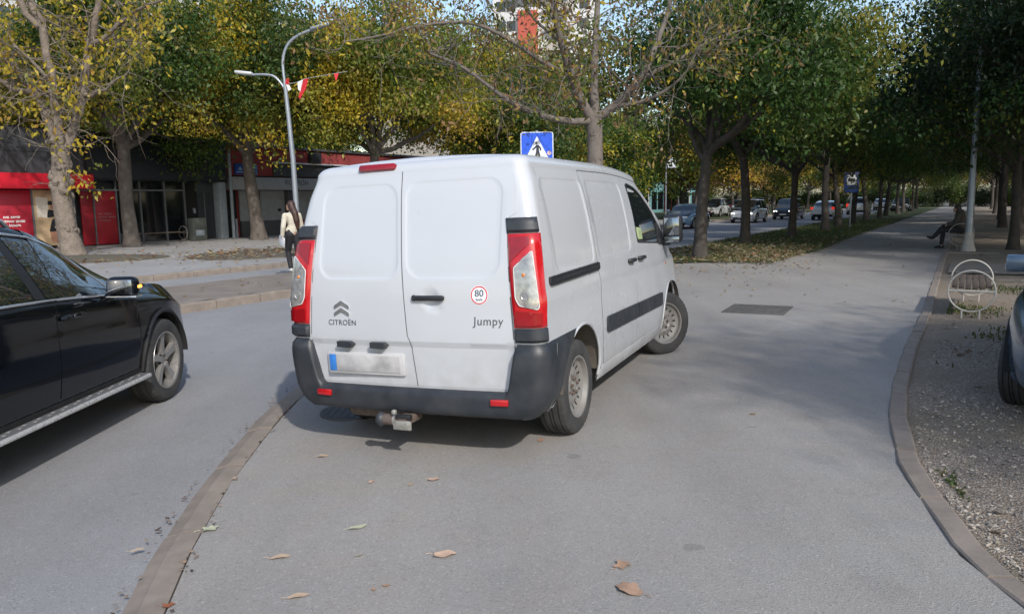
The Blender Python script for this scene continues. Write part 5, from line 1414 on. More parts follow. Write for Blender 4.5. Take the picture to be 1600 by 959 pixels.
b_ = facade_root('red_shop', -34.0)
tag(b_, 'low red shop building with grey sign band, lettering and closed shutters', 'building')
fbox(b_, 'wall', 27.45, 47, .5, 13, 0, 4.85, BRICKR); fbox(b_, 'upper_wall', 27.45, 47, -.02, .5, 3.28, 4.85, BRICKR); fbox(b_, 'roof', 27.45, 47, -.15, 13.1, 4.85, 4.98, DGREY)
MB().tube([(27.62, -.22, 0), (27.62, -.22, 4.6)], .085, 12).build('downpipe', COLG, b_)
sb = fbox(b_, 'sign_band', 27.8, 36.5, -.16, .5, 2.55, 3.22, BAND, .01)
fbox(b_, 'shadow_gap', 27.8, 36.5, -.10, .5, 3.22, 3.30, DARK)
wall_text(b_, 'KOSTREŠN', 32.35, 2.965, .40, INKD, -.163, sb, .92)
fbox(b_, 'sign_board', 30.9, 31.6, -.10, -.02, 3.36, 3.66, M('faint_sign', (.10, .10, .11), .7)); fbox(b_, 'sign_board', 31.9, 33.6, -.10, -.02, 3.42, 3.74, M('tan_sign', (.19, .17, .14), .7))
fbox(b_, 'awning_box', 30.7, 36.5, -.30, -.02, 4.02, 4.10, M('awning_white', (.55, .55, .56), .6)); fbox(b_, 'dark_awning', 30.7, 36.5, -.12, -.021, 3.32, 4.02, DGREY)
sg = fbox(b_, 'blue_sign', 28.05, 28.72, -.12, -.02, 3.36, 3.92, M('blue_sign', (.012, .06, .30), .5, var=.1), .01); fbox(b_, 'pale_blue_sign', 28.80, 29.55, -.12, -.02, 3.36, 3.88, M('pale_blue_sign', (.10, .20, .38), .5, var=.2), .01)
decal(sg, rounded([(28.25, 3.58), (28.52, 3.58), (28.40, 3.76), (28.36, 3.76)], .03), -.123, M('sign_pale', (.3, .42, .6), .5), 'sign_mark'); decal(sg, [(28.15, 3.46), (28.62, 3.46), (28.62, 3.50), (28.15, 3.50)], -.123, MATS['sign_pale'], 'sign_mark')
for s0, s1 in ((28.55, 29.9), (30.0, 31.75), (32.15, 34.2), (34.3, 36.4)):
    o = fbox(b_, 'shutter', s0, s1, .30, .36, .85, 2.52, SHUT)
    for k in range(11): fbox(b_, 'shutter_slat', s0 + .01, s1 - .01, .285, .302, .88 + k * .148, .88 + k * .148 + .128, SHUT, 0, o)
    fbox(b_, 'shop_plinth', s0, s1, .25, .40, 0, .84, DGREY if s0 < 32 else BRICKR, .01)
for s0 in (31.78, 36.42): fbox(b_, 'pillar', s0, s0 + .34, .0, .48, 0, 2.54, DGREY, .01)
fbox(b_, 'dark_doorway', 27.82, 28.45, .44, .49, 0, 2.5, DARK); MB().tube([(28.1, .1, 0), (28.1, .1, 1.0)], .06, 10).build('post', COLG, b_)
fbox(b_, 'letter_box', 31.2, 31.4, .24, .30, 1.35, 1.5, DARK)
fbox(b_, 'air_conditioner', 33.4, 34.2, -.40, -.05, 4.14, 4.72, M('dark_unit', (.03, .03, .032), .5), .03)
# long low shops further along
c_ = facade_root('shop_terrace', -36.0); tag(c_, 'low terrace of red, white and turquoise shop fronts beyond the avenue trees', 'building')
TURQ = M('turquoise_front', (.16, .34, .36), .7, var=.1); WREN = M('white_render', (.46, .46, .45), .85, var=.08, vs=1)
fbox(c_, 'wall', 50, 118, .3, 12, 0, 4.6, WREN); fbox(c_, 'roof', 49.8, 118.2, 0, 12.2, 4.6, 4.8, DGREY)
for i in range(12):
    s0 = 51 + i * 5.5; mt = (BRICKR, WREN, TURQ)[i % 3]
    pn = fbox(c_, 'shop_bay', s0, s0 + 5.2, .0, .3, 0, 4.3, mt, .01)
    for k in range(2): fbox(c_, 'shop_window', s0 + .5 + k * 2.3, s0 + 2.4 + k * 2.3, -.02, .02, .4, 2.7, SHOPG, 0, pn)

# flats behind the shops
def flats(name, t, s0, s1, H, col, label, storeys, bays, balc=True, depth=12, z0=0.0):
    r = facade_root(name, t); tag(r, label, 'building')
    W_ = M(name + '_wall', col, .85, var=.07, vs=.6, dirt=((.25, .24, .22), .25, .8)); RF = M('flat_roof', (.16, .15, .14), .9)
    fbox(r, 'wall', s0, s1, 0, depth, z0, H, W_); fbox(r, 'roof', s0 - .4, s1 + .4, -.4, depth + .4, H, H + .35, RF)
    WG = glassy('flat_glass', (.05, .06, .07), .06); WFm = M('window_white', (.55, .55, .55), .6); BAL = M(name + '_balcony', [min(1, x * .8) for x in col], .8, var=.1)
    sh = (H - 1.0) / storeys; bw_ = (s1 - s0) / bays
    fm = None; pm = None
    for j in range(storeys):
        for i in range(bays):
            cx = s0 + (i + .5) * bw_; cz = 1.2 + j * sh + sh * .45
            if fm is None:
                fm = MB().box((0, -.03, 0), (1.75, .10, 1.55)).mesh('window', WFm, smooth=False); pm = MB().box((-.40, -.07, 0), (.72, .06, 1.34)).box((.40, -.07, 0), (.72, .06, 1.34)).mesh('pane', WG, smooth=False)
            w = link('window', fm, r, (cx, 0, cz)); link('pane', pm, w)
            if balc and i % 2 == 1:
                if 'bm' not in r: r['bm'] = 1; BMESH[name] = MB().box((0, -.65, 0), (bw_ * .9, 1.3, .16)).box((0, -1.26, .55), (bw_ * .9, .08, 1.0)).box((-bw_ * .44, -.65, .55), (.08, 1.3, 1.0)).box((bw_ * .44, -.65, .55), (.08, 1.3, 1.0)).mesh('balcony', BAL, smooth=False)
                link('balcony', BMESH[name], r, (cx, 0, cz - sh * .45))
    if 'bm' in r: del r['bm']
    return r
BMESH = {}
flats('apartment_block', -58, 2, 62, 19.5, (.46, .47, .48), 'long pale apartment block glimpsed between the crowns above the shops', 6, 14)
flats('far_apartment_block', -60, 84, 150, 17, (.42, .38, .33), 'beige apartment block far beyond the avenue trees', 5, 14)
# the tower with the red stripe
tw = empty('apartment_tower', (3.4, 118, 0), rad(-6)); tag(tw, 'tall white apartment tower with a red vertical stripe above the trees', 'building')
TWW = M('tower_white', (.55, .56, .57), .85, var=.06, vs=.3, dirt=((.35, .34, .32), .3, .5)); TWR = M('tower_red', (.40, .085, .055), .85, var=.12, vs=.4); TWD = M('tower_dark', (.09, .10, .11), .6)
def tb(nm, x0, x1, y0, y1, z0, z1, m_, par=tw): return MB().box(((x0 + x1) / 2, (y0 + y1) / 2, (z0 + z1) / 2), (x1 - x0, y1 - y0, z1 - z0)).build(nm, m_, par, smooth=False)
tb('wall', -5.4, 10, 0, 12, 0, 33.0, TWW); tb('red_stripe', -1.7, 1.2, -.6, .0, 0, 29.6, TWR); tb('roof', -6.0, 5.0, -1.2, 12.4, 33.0, 33.7, TWD); tb('roof', 5.05, 10.4, -.6, 12.4, 32.2, 32.9, TWD)
wm = MB().box((0, -.04, 0), (1.3, .1, 1.4)).mesh('window', GLASS, smooth=False); bm1 = MB().box((0, -.6, 0), (3.6, 1.2, .2)).box((0, -1.15, .55), (3.6, .1, .95)).mesh('balcony', M('tower_balcony', (.36, .33, .30), .8, var=.1), smooth=False); bm2 = MB().box((0, -.05, .9), (2.6, .1, 2.0)).mesh('balcony_door', TWD, smooth=False)
for j in range(11):
    z = 2.4 + j * 2.8
    link('window', wm, tw, (-4.2, 0, z)); link('window', wm, tw, (-2.7, 0, z)); link('balcony', bm1, tw, (4.2, 0, z - 1.0)); link('balcony_door', bm2, tw, (4.2, 0, z - 1.0)); link('window', wm, tw, (8.0, 0, z))
tb('loggia', -3.9, 4.8, -.05, .02, 30.2, 32.4, TWD)
# pale house at the right, behind the grove
hs = empty('garden_house', tuple(ST(30, 21, 0)), FR); tag(hs, 'pale house with an orange wall behind the dark grove at the right', 'building')
MB().box((0, 4, 2.6), (9, 7, 5.2)).build('wall', M('house_white', (.5, .5, .5), .85, var=.06), hs, smooth=False); MB().box((9, 5, 2.4), (7, 7, 4.8)).build('side_wall', M('house_orange', (.50, .22, .05), .85, var=.1), hs, smooth=False)
MB().prism([(-5, 5.2), (5, 5.2), (0, 7.6)], 0, 8, lambda u, v, h: (u, h, v)).build('roof', M('house_roof', (.20, .08, .05), .85, var=.2, vs=4), hs, smooth=False)
for x in (-2.6, 0, 2.6): link('window', wm, hs, (x, .5, 2.9))

# ------------------------------------------------------------------ street furniture
LAMPG = M('lamp_grey', (.27, .30, .33), .45, .5, var=.1, vs=4); LAMPH = M('lamp_head', (.50, .51, .52), .4, .2)
def arc(pts, n=6):
    Q = [Vector(p) for p in pts]; S = []
    for i in range(len(Q) - 1):
        a, b, c, d = Q[max(0, i - 1)], Q[i], Q[i + 1], Q[min(len(Q) - 1, i + 2)]
        for j in range(n):
            u = j / n; S.append(.5 * ((2 * b) + (c - a) * u + (2 * a - 5 * b + 4 * c - d) * u * u + (-a + 3 * b - 3 * c + d) * u ** 3))
    return S + [Q[-1]]
# double lamp on the plaza edge, behind the van's left corner
lp = empty('street_lamp', (-6.45, 23.45, PLZ)); tag(lp, 'grey double-armed street lamp behind the woman, with bunting tied on', 'street lamp')
kk = 23.45 / 1200
LPp = lambda u, v: Vector(((u - 472) * kk, 0, 1.6 + (324 - v) * kk - PLZ))
MB().tube([(0, 0, 0), (0, 0, .35), (0, 0, .4), LPp(470, 250), LPp(467, 190), LPp(464, 135)], [.13, .13, .085, .075, .065, .055], 14).build('pole', LAMPG, lp)
MB().tube(arc([LPp(464, 137), LPp(463, 105), LPp(471, 82), LPp(488, 68), LPp(512, 59)]), .042, 10).build('arm', LAMPG, lp)
MB().tube(arc([LPp(465, 155), LPp(462, 143), LPp(450, 128), LPp(436, 124), LPp(412, 124)]), .036, 10).build('arm', LAMPG, lp)
for (u, v, s, ry) in ((520, 56, 1, -.25), (403, 121, -1, .12)):
    h = MB().rbox((0, 0, 0), (.52, .22, .10), .045, seg=3, ry=ry); o = h.build('lamp_head', LAMPH if s < 0 else LAMPG, lp, tuple(LPp(u, v)))
# bunting
bn = empty('bunting', (-6.45, 23.40, 0)); tag(bn, 'string of small red and white flags tied to the street lamp', 'flags')
BP = lambda u, v: Vector(((u - 472) * kk, 0, 1.6 + (324 - v) * kk))
MB().tube(arc([BP(464, 136), BP(475, 138), BP(488, 135), BP(500, 131), BP(560, 122)]), .008, 5).build('cord', M('cord', (.3, .3, .3), .8), bn)
FR_ = M('flag_red', (.50, .02, .03), .8, var=.1); FW_ = M('flag_white', (.62, .62, .62), .8); FB_ = M('flag_dark', (.04, .02, .02), .8)
def flag(nm, pts, mt): MB().prism([tuple(p) for p in pts], -.003, .003, lambda u, v, h: (BP(u, v).x, h + .05 * math.sin(u * .5 + v * .3), BP(u, v).z)).build(nm, mt, bn, smooth=False)
flag('flag', [(467, 131), (472, 131), (471, 140), (466, 139)], FR_); flag('flag', [(467, 139.3), (471, 140.3), (475, 147), (469, 149)], FW_)
flag('flag', [(484, 136), (493, 133), (488, 150), (485, 148)], FW_); flag('flag', [(494, 133), (501, 130), (496, 146), (486, 161), (484, 158)], FR_); flag('flag', [(540, 125), (547, 124), (543, 137)], FR_)
# lamp post on the right of the path
lq = empty('lamp_post', tuple(ST(25.4, -.10, .0))); tag(lq, 'tall tapered grey lamp post with a pale flared foot right of the path', 'lamp post')
MB().tube([(0, 0, .42), (0, 0, 2.2), (0, 0, 2.25), (.02, 0, 6.5), (.03, 0, 9.4)], [.10, .09, .078, .06, .045], 16).build('pole', LAMPG, lq)
MB().lathe([(-.05, .21), (.06, .19), (.20, .145), (.45, .112), (.55, .106)], 16).build('foot', M('pale_foot', (.36, .34, .31), .8, var=.2, vs=7), lq)
MB().box((0, 0, -.01), (1.5, 1.3, .05), rz=ROAD_ANG).build('base_slab', CONC, lq, smooth=False)
MB().tube(arc([(.03, 0, 9.4), (-.1, .1, 9.9), (-.8, .4, 10.2)]), .04, 8).build('arm', LAMPG, lq)
MB().rbox((-1.0, .5, 10.2), (.55, .22, .1), .04, rz=-.4).build('lamp_head', LAMPH, lq)
# crossing sign
sn = empty('crossing_sign', (.52, 14.55, .0), rad(2)); tag(sn, 'blue pedestrian crossing sign peeking over the van\'s roof', 'sign')
MB().tube([(0, .03, -.05), (0, .03, 2.93)], .03, 10).build('post', LAMPG, sn)
ZS = 2.60; SB = M('sign_blue', (.006, .085, .62), .4, var=.05); SWm = M('sign_white', (.62, .66, .70), .45, var=.03)
pn = MB().prism(rounded([(-.305, ZS - .305), (.305, ZS - .305), (.305, ZS + .305), (-.305, ZS + .305)], .05), 0, -.02, lambda u, v, h: (u, h, v)).build('panel', SWm, sn, smooth=False)
decal(pn, rounded([(-.288, ZS - .288), (.288, ZS - .288), (.288, ZS + .288), (-.288, ZS + .288)], .045), -.021, SB, 'blue_field')
decal(pn, [(-.235, ZS - .22), (.235, ZS - .22), (.0, ZS + .225)], -.026, SWm, 'triangle')
yy = -.031; BKD = M('sign_black', (.012, .015, .03), .5)
decal(pn, [(-.012 + .020 * math.cos(a_ * math.pi / 8), ZS + .10 + .020 * math.sin(a_ * math.pi / 8)) for a_ in range(16)], yy, BKD, 'walking_figure')
decal(pn, [(-.02, ZS + .07), (.03, ZS + .065), (.075, ZS + .01), (.078, ZS - .035), (.058, ZS - .04), (.05, ZS + .0), (.03, ZS + .02), (.04, ZS - .06), (.075, ZS - .20), (.045, ZS - .205), (.008, ZS - .09), (-.03, ZS - .20), (-.06, ZS - .19), (-.02, ZS - .07), (-.012, ZS + .02), (-.075, ZS - .035), (-.09, ZS - .015), (-.03, ZS + .045)], yy, BKD, 'walking_figure')
decal(pn, [(.225 + .04 * math.cos(a_ * math.pi / 8), ZS - .085 + .04 * math.sin(a_ * math.pi / 8)) for a_ in range(16)], yy, M('sticker_pink', (.62, .45, .48), .5), 'sticker')
# white board on a pole across the avenue
wb_ = empty('stop_pole', tuple(ST(51.0 * .857 + .515 * 10.4, -17.5, PLZ))); tag(wb_, 'thin grey pole with a small white board across the avenue', 'sign')
MB().tube([(0, 0, 0), (0, 0, 4.35)], .045, 10).build('post', LAMPG, wb_); MB().rbox((.36, 0, 3.98), (.62, .08, .66), .03).build('board', SWm, wb_)
# blue bus stop sign
bs_ = empty('bus_stop_sign', tuple(ST(43.6, -5.55, .02)), rad(-18)); tag(bs_, 'blue bus stop sign on a thin post in the verge', 'sign')
MB().tube([(0, .03, 0), (0, .03, 2.80)], .04, 10).build('post', LAMPG, bs_)
NB_ = M('sign_navy', (.012, .035, .13), .5, var=.1)
pn = MB().rbox((0, 0, 2.32), (.72, .04, 1.05), .02).build('panel', NB_, bs_); pw = MB().rbox((0, -.022, 2.45), (.46, .012, .52), .008).build('white_field', M('sign_field', (.42, .43, .43), .5), pn)
decal(pw, rounded([(-.17, 2.37), (.17, 2.37), (.17, 2.53), (-.17, 2.53)], .03), -.030, BKD, 'bus_symbol'); decal(pw, rounded([(-.05, 2.27), (.05, 2.27), (.05, 2.34), (-.05, 2.34)], .02), -.030, BKD, 'bus_symbol')
# hydrant cabinet by the dark shop
eb = empty('utility_cabinet', tuple(ST(24.95, -33.2, PLZ)), FR); tag(eb, 'grey green utility cabinet between the bench and the column', 'cabinet')
MB().rbox((0, 0, .56), (.78, .4, 1.12), .02).build('body', M('cabinet_green', (.10, .11, .10), .7, var=.15, vs=4), eb); MB().rbox((0, -.21, .38), (.5, .02, .28), .01).build('vent', COLG, eb); MB().box((0, -.205, .62), (.78, .012, .012)).build('joint', DARK, eb)

# ring-ended benches
RING = M('ring_white', (.40, .385, .35), .5, var=.12, vs=6); WOOD = M('bench_wood', (.075, .055, .042), .8, var=.3, vs=14, bmp=.4, bs_=60)
WOODP = M('worn_wood', (.16, .115, .085), .8, var=.3, vs=14, bmp=.4, bs_=60)
def bench(loc, rz, label, L=1.9, mat=RING, wood=WOOD, R=.33, zc=.44):
    r = empty('ring_bench', loc, rz); tag(r, label, 'bench', 'ring-ended benches')   # local y along the bench
    for y in (0, L):
        pts = [(R * math.cos(a_ * math.pi / 20), y, zc + R * math.sin(a_ * math.pi / 20)) for a_ in range(41)]
        g_ = MB().tube(pts, .011, 8, cap=False).build('ring', mat, r)
        MB().tube([(-R, y, zc), (R, y, zc)], .012, 8).build('cross_bar', mat, r)
        for x in (-.1, .1): MB().tube([(x, y, -.06), (x, y, zc - math.sqrt(R * R - x * x) + .01)], .012, 8).build('leg', mat, r)
    sm = None
    for k in range(6):
        x = (-.24 + k * .096) * R / .33
        if sm is None: sm = MB().rbox((0, L / 2, 0), (.066, L - .04, .034), .008).mesh('slat', wood)
        o = link('slat', sm, r, (x, .0, zc + .032 + .02 * abs(k - 2.5) / 2.5))
    return r
bench(tuple(ST(11.6, .02, -.03)), ROAD_ANG, 'white ring-ended bench with dark slats standing on the gravel', R=.268, zc=.385)
bench(tuple(ST(26.2, -.30, .0)), ROAD_ANG, 'ring-ended bench behind the lamp post where a person sits', 1.9, M('ring_grey', (.26, .25, .23), .6))
bench(tuple(ST(21.10, -32.6, PLZ)), ROAD_ANG, 'ring-ended bench before the dark shop windows, beside a tree trunk', 2.6, M('ring_dull', (.22, .20, .18), .6), WOOD, .32)
# covers in the asphalt
dc = MB().rbox((0, 0, 0), (.86, .92, .016), .006).build('drain_cover', M('cast_iron', (.105, .098, .092), .75, .2, var=.25, vs=6, bmp=.6, bs_=50), None, (3.58, 11.08, .004), ROAD_ANG * .9)
tag(dc, 'dark rectangular iron cover set in the pavement beyond the van', 'drain cover')
for k in range(7): MB().box((-.36 + k * .12, 0, .0095), (.05, .80, .004)).build('rib', MATS['cast_iron'], dc, smooth=False)
mc = MB().lathe([(-.02, .30), (.004, .30), (.006, .285), (.003, .28), (.003, 0)], 36).build('manhole_cover', MATS['cast_iron'], None, (-1.27, 6.08, pave_z(-1.27, 6.08) + .003)); tag(mc, 'round manhole cover by the kerb under the van\'s left corner', 'manhole cover')
for k in range(9): MB().box((-.24 + k * .06, 0, .0045), (.022, .36 + .1 * (4 - abs(k - 4)) / 4, .003)).build('rib', MATS['cast_iron'], mc, smooth=False)
# ------------------------------------------------------------------ people
def blob(name, chains, mat, parent, voxel=.012, smooth=6, extra=None):
    """tapered limbs and round forms melted into one skin"""
    mb = MB()
    for ch in chains:
        P = [Vector(p) for p, r in ch]; Rr = [r for p, r in ch]
        if len(P) == 1: mb.sphere(P[0], Rr[0], 16); continue
        S, RR = [], []
        for i in range(len(P) - 1):
            for j in range(4):
                u = j / 4; S.append(P[i].lerp(P[i + 1], u)); RR.append(Rr[i] * (1 - u) + Rr[i + 1] * u)
        S.append(P[-1]); RR.append(Rr[-1]); mb.tube(S, RR, 12)
        for p, r in zip(P, Rr): mb.sphere(p, r, 12)
    if extra: extra(mb)
    me = mb.mesh(name + '_raw', mat, smooth=False)
    o = link('tmp', me); md = o.modifiers.new('r', 'REMESH'); md.mode = 'VOXEL'; md.voxel_size = voxel; md.use_smooth_shade = True
    sm = o.modifiers.new('s', 'SMOOTH'); sm.factor = .5; sm.iterations = smooth
    dg = bpy.context.evaluated_depsgraph_get(); dg.update()
    m2 = bpy.data.meshes.new_from_object(o.evaluated_get(dg)); bpy.data.objects.remove(o); m2.name = name
    m2.materials.clear(); m2.materials.append(mat)
    m2.polygons.foreach_set('use_smooth', [True] * len(m2.polygons)); m2.polygons.foreach_set('material_index', [0] * len(m2.polygons)); m2.update()
    return link(name, m2, parent)
SKIN = M('skin', (.42, .25, .18), .55, var=.06, vs=20)
def hand(wrist, d, palmn, s=1.0, curl=.5):
    """chains of a hand: palm and five fingers; d along the hand, palmn out of the palm"""
    d = Vector(d).normalized(); n = Vector(palmn); n = (n - d * n.dot(d)).normalized(); x = d.cross(n); w = Vector(wrist); C = []
    pal = [[(w, .024), (w + d * .045 * s + x * .012, .022), (w + d * .085 * s + x * .022, .018)], [(w, .022), (w + d * .05 * s - x * .012, .021), (w + d * .08 * s - x * .022, .016)]]
    C += pal
    for k, L in enumerate((.068, .078, .072, .056)):
        b = w + d * .085 * s + x * (.030 - .020 * k); e1 = b + (d * (1 - curl * .4) + n * curl * .5).normalized() * L * .5; e2 = e1 + (d * (1 - curl) + n * curl).normalized() * L * .5
        C.append([(b, .0095), (e1, .009), (e2, .0075)])
    b = w + d * .03 * s + x * .028; e1 = b + (d * .6 + x * .7 + n * .3).normalized() * .04; C.append([(b, .012), (e1, .0105), (e1 + (d + n * .4).normalized() * .03, .0085)])
    return C
def face(mb, c, f, up, r):
    """nose, brows, lips and ears pressed onto a head"""
    c, f, up = Vector(c), Vector(f).normalized(), Vector(up); x = f.cross(up).normalized()
    mb.sphere(c + f * r * 1.08 - up * r * .12, r * .16, 8, sc=(1, 1, 1.3)); mb.sphere(c + f * r * .86 - up * r * .52, r * .28, 8, sc=(1.1, 1, .6)); mb.sphere(c + f * r * .72 - up * r * .92, r * .34, 8)
    for s in (-1, 1): mb.sphere(c + x * s * r * .88 - up * r * .1, r * .22, 8, sc=(.6, 1, 1.4)); mb.sphere(c + f * r * .9 + x * s * r * .36 + up * r * .16, r * .16, 8, sc=(1.6, 1, .6))

def walking_woman():
    r = empty('person', (-5.20, 18.42, MED_Z + .006), rad(38)); tag(r, 'person with long dark hair, cream jacket and black trousers, walking with a paper sheet', 'person')
    # local: y forward, x right
    head = Vector((-.01, .03, 1.575)); ch = []
    ch += [[((0, 0, 1.36), .055), ((0, .01, 1.47), .05)], [((0, -.01, .95), .12), ((0, -.01, 1.12), .11), ((0, 0, 1.32), .12)]]
    hip = .085
    legL = [((-hip, 0, .90), .085), ((-hip, .13, .50), .058), ((-hip, .02, .10), .042)]; legR = [((hip, 0, .90), .085), ((hip, -.05, .49), .058), ((hip, -.26, .16), .042)]
    ch += [legL, legR, [((-hip, .02, .07), .035), ((-hip, .15, .04), .03)], [((hip, -.27, .13), .035), ((hip, -.22, .03), .03)]]
    aL = [((-.175, 0, 1.34), .05), ((-.235, -.04, 1.08), .042), ((-.235, .05, .86), .034)]; aR = [((.175, 0, 1.34), .05), ((.225, .02, 1.08), .042), ((.20, .12, .88), .034)]
    ch += [aL, aR] + hand((-.235, .055, .85), (0, .15, -1), (1, 0, 0), 1, .5) + hand((.20, .125, .87), (0, .25, -1), (-1, 0, 0), 1, .4)
    fd = Vector((-.75, .65, -.05))
    def ex(mb): mb.sphere(head, .088, 16, sc=(.92, 1.02, 1.22)); face(mb, head, fd, (0, 0, 1), .088)
    body = blob('body', ch, SKIN, r, .009, 4, ex)
    CREAM = M('cream_jacket', (.56, .52, .43), .8, var=.06, vs=8, bmp=.3, bs_=35); TRO = M('black_trousers', (.012, .013, .018), .75, var=.2, vs=10); HAIR = M('brown_hair', (.050, .022, .015), .45, var=.3, vs=30, bmp=.5, bs_=80); SHOE = M('white_trainers', (.55, .54, .52), .6)
    blob('jacket', [[((-.02, -.01, .98), .130), ((.02, -.01, 1.12), .128), ((0, 0, 1.30), .138)], [((-.07, 0, 1.34), .075), ((-.175, 0, 1.345), .066), ((-.245, -.04, 1.08), .058), ((-.24, .045, .885), .050)], [((.07, 0, 1.34), .075), ((.175, 0, 1.345), .066), ((.235, .02, 1.08), .058), ((.205, .11, .905), .050)], [((-.09, 0, 1.0), .085), ((.09, 0, 1.0), .085)], [((0, 0, 1.36), .08), ((0, .005, 1.41), .064)]], CREAM, r, .010, 4)
    blob('trousers', [[((-.06, -.01, .98), .105), ((.06, -.01, .98), .105)], [((-.08, -.02, .90), .112), ((-.088, .13, .50), .072), ((-.086, .025, .12), .055)], [((.08, -.02, .90), .112), ((.088, -.05, .49), .072), ((.086, -.25, .18), .055)]], TRO, r, .010, 4)
    blob('shoe', [[((-hip, .0, .055), .046), ((-hip, .10, .045), .043), ((-hip, .17, .036), .034)]], SHOE, r, .008, 3); blob('shoe', [[((hip, -.285, .12), .046), ((hip, -.235, .055), .043), ((hip, -.19, .03), .03)]], SHOE, r, .008, 3)
    blob('hair', [[(head + Vector((.01, -.02, .035)), .098), (head + Vector((.02, -.055, -.05)), .088), ((.03, -.105, 1.40), .085), ((.055, -.14, 1.22), .075), ((.075, -.135, 1.05), .045)]], HAIR, r, .010, 4)
    M_ = r.matrix_basis
    bpy.context.view_layer.update()
    q = r.matrix_world @ Vector((-.245, .08, .745)); p = MB().rbox((0, 0, 0), (.012, .31, .22), .004, rx=.25).build('paper_sheet', M('paper', (.72, .72, .74), .7, var=.03), None, tuple(q), rad(38)); tag(p, 'white sheet held low in the walking person\'s hand', 'paper')
walking_woman()
def seated_person():
    r = empty('person', tuple(ST(26.95, -.36, 0)), FR + rad(90)); r.rotation_euler = (0, 0, ROAD_ANG + rad(90 + 6)); tag(r, 'person in dark hooded jacket seated cross-legged on the bench by the lamp post', 'person')
    DK = M('dark_jacket', (.065, .058, .048), .85, var=.35, vs=6, bmp=.4, bs_=30); TR = M('dark_trousers', (.012, .013, .016), .8, var=.2); SH = M('dark_boots', (.010, .010, .011), .6); HR = M('dark_hair', (.028, .020, .015), .6, var=.3, vs=20)
    head = Vector((0, .10, 1.18)); z0 = .50
    ch = [[((0, -.05, z0 + .06), .13), ((0, -.02, .78), .12), ((0, .02, .98), .12)], [((0, .03, 1.0), .055), ((0, .07, 1.09), .05)]]
    lL = [((-.09, 0, z0 + .06), .085), ((-.09, .43, z0 + .05), .06), ((-.10, .47, .10), .045)]; lR = [((.09, 0, z0 + .07), .085), ((-.02, .42, z0 + .16), .06), ((-.20, .72, .33), .045)]
    aL = [((-.19, .02, .98), .05), ((-.25, .14, .74), .043), ((-.06, .34, .70), .035)]; aR = [((.19, .02, .98), .05), ((.25, .14, .74), .043), ((.05, .36, .72), .035)]
    ch += [lL, lR, aL, aR, [((-.10, .46, .06), .04), ((-.10, .58, .035), .035)], [((-.20, .73, .32), .04), ((-.27, .84, .34), .032)]] + hand((-.06, .34, .70), (1, .3, 0), (0, 0, -1), 1, .5) + hand((.05, .36, .72), (-1, .3, -.1), (0, 0, -1), 1, .5)
    f = Vector((.25, 1, -.1))
    def ex(mb): mb.sphere(head, .088, 16, sc=(.95, 1.02, 1.2)); face(mb, head, f, (0, 0, 1), .088)
    blob('body', ch, SKIN, r, .009, 4, ex)
    blob('jacket', [[((0, -.05, z0 + .05), .16), ((0, -.02, .78), .15), ((0, .01, .98), .15)], [((-.08, .0, 1.0), .09), ((-.19, .02, .99), .072), ((-.26, .14, .74), .064), ((-.09, .31, .71), .052)], [((.08, .0, 1.0), .09), ((.19, .02, .99), .072), ((.26, .14, .74), .064), ((.08, .33, .73), .052)], [((-.09, -.05, 1.07), .065), ((0, -.04, 1.10), .07), ((.09, -.05, 1.07), .065)]], DK, r, .011, 4)
    blob('trousers', [[((-.09, -.02, z0 + .06), .11), ((-.09, .43, z0 + .05), .075), ((-.10, .47, .14), .058)], [((.09, -.02, z0 + .07), .11), ((-.02, .42, z0 + .16), .075), ((-.19, .69, .36), .058)]], TR, r, .011, 4)
    blob('shoe', [[((-.10, .44, .06), .052), ((-.10, .54, .045), .048), ((-.10, .62, .036), .036)]], SH, r, .009, 3); blob('shoe', [[((-.19, .71, .33), .052), ((-.235, .79, .335), .046), ((-.285, .86, .36), .034)]], SH, r, .009, 3)
    blob('hair', [[(head + Vector((0, -.02, .04)), .10), (head + Vector((-.02, -.05, -.06)), .085), ((-.05, .0, 1.02), .05)], [(head + Vector((.06, 0, 0)), .05), ((.085, .06, 1.05), .04)]], HR, r, .010, 4)
seated_person()

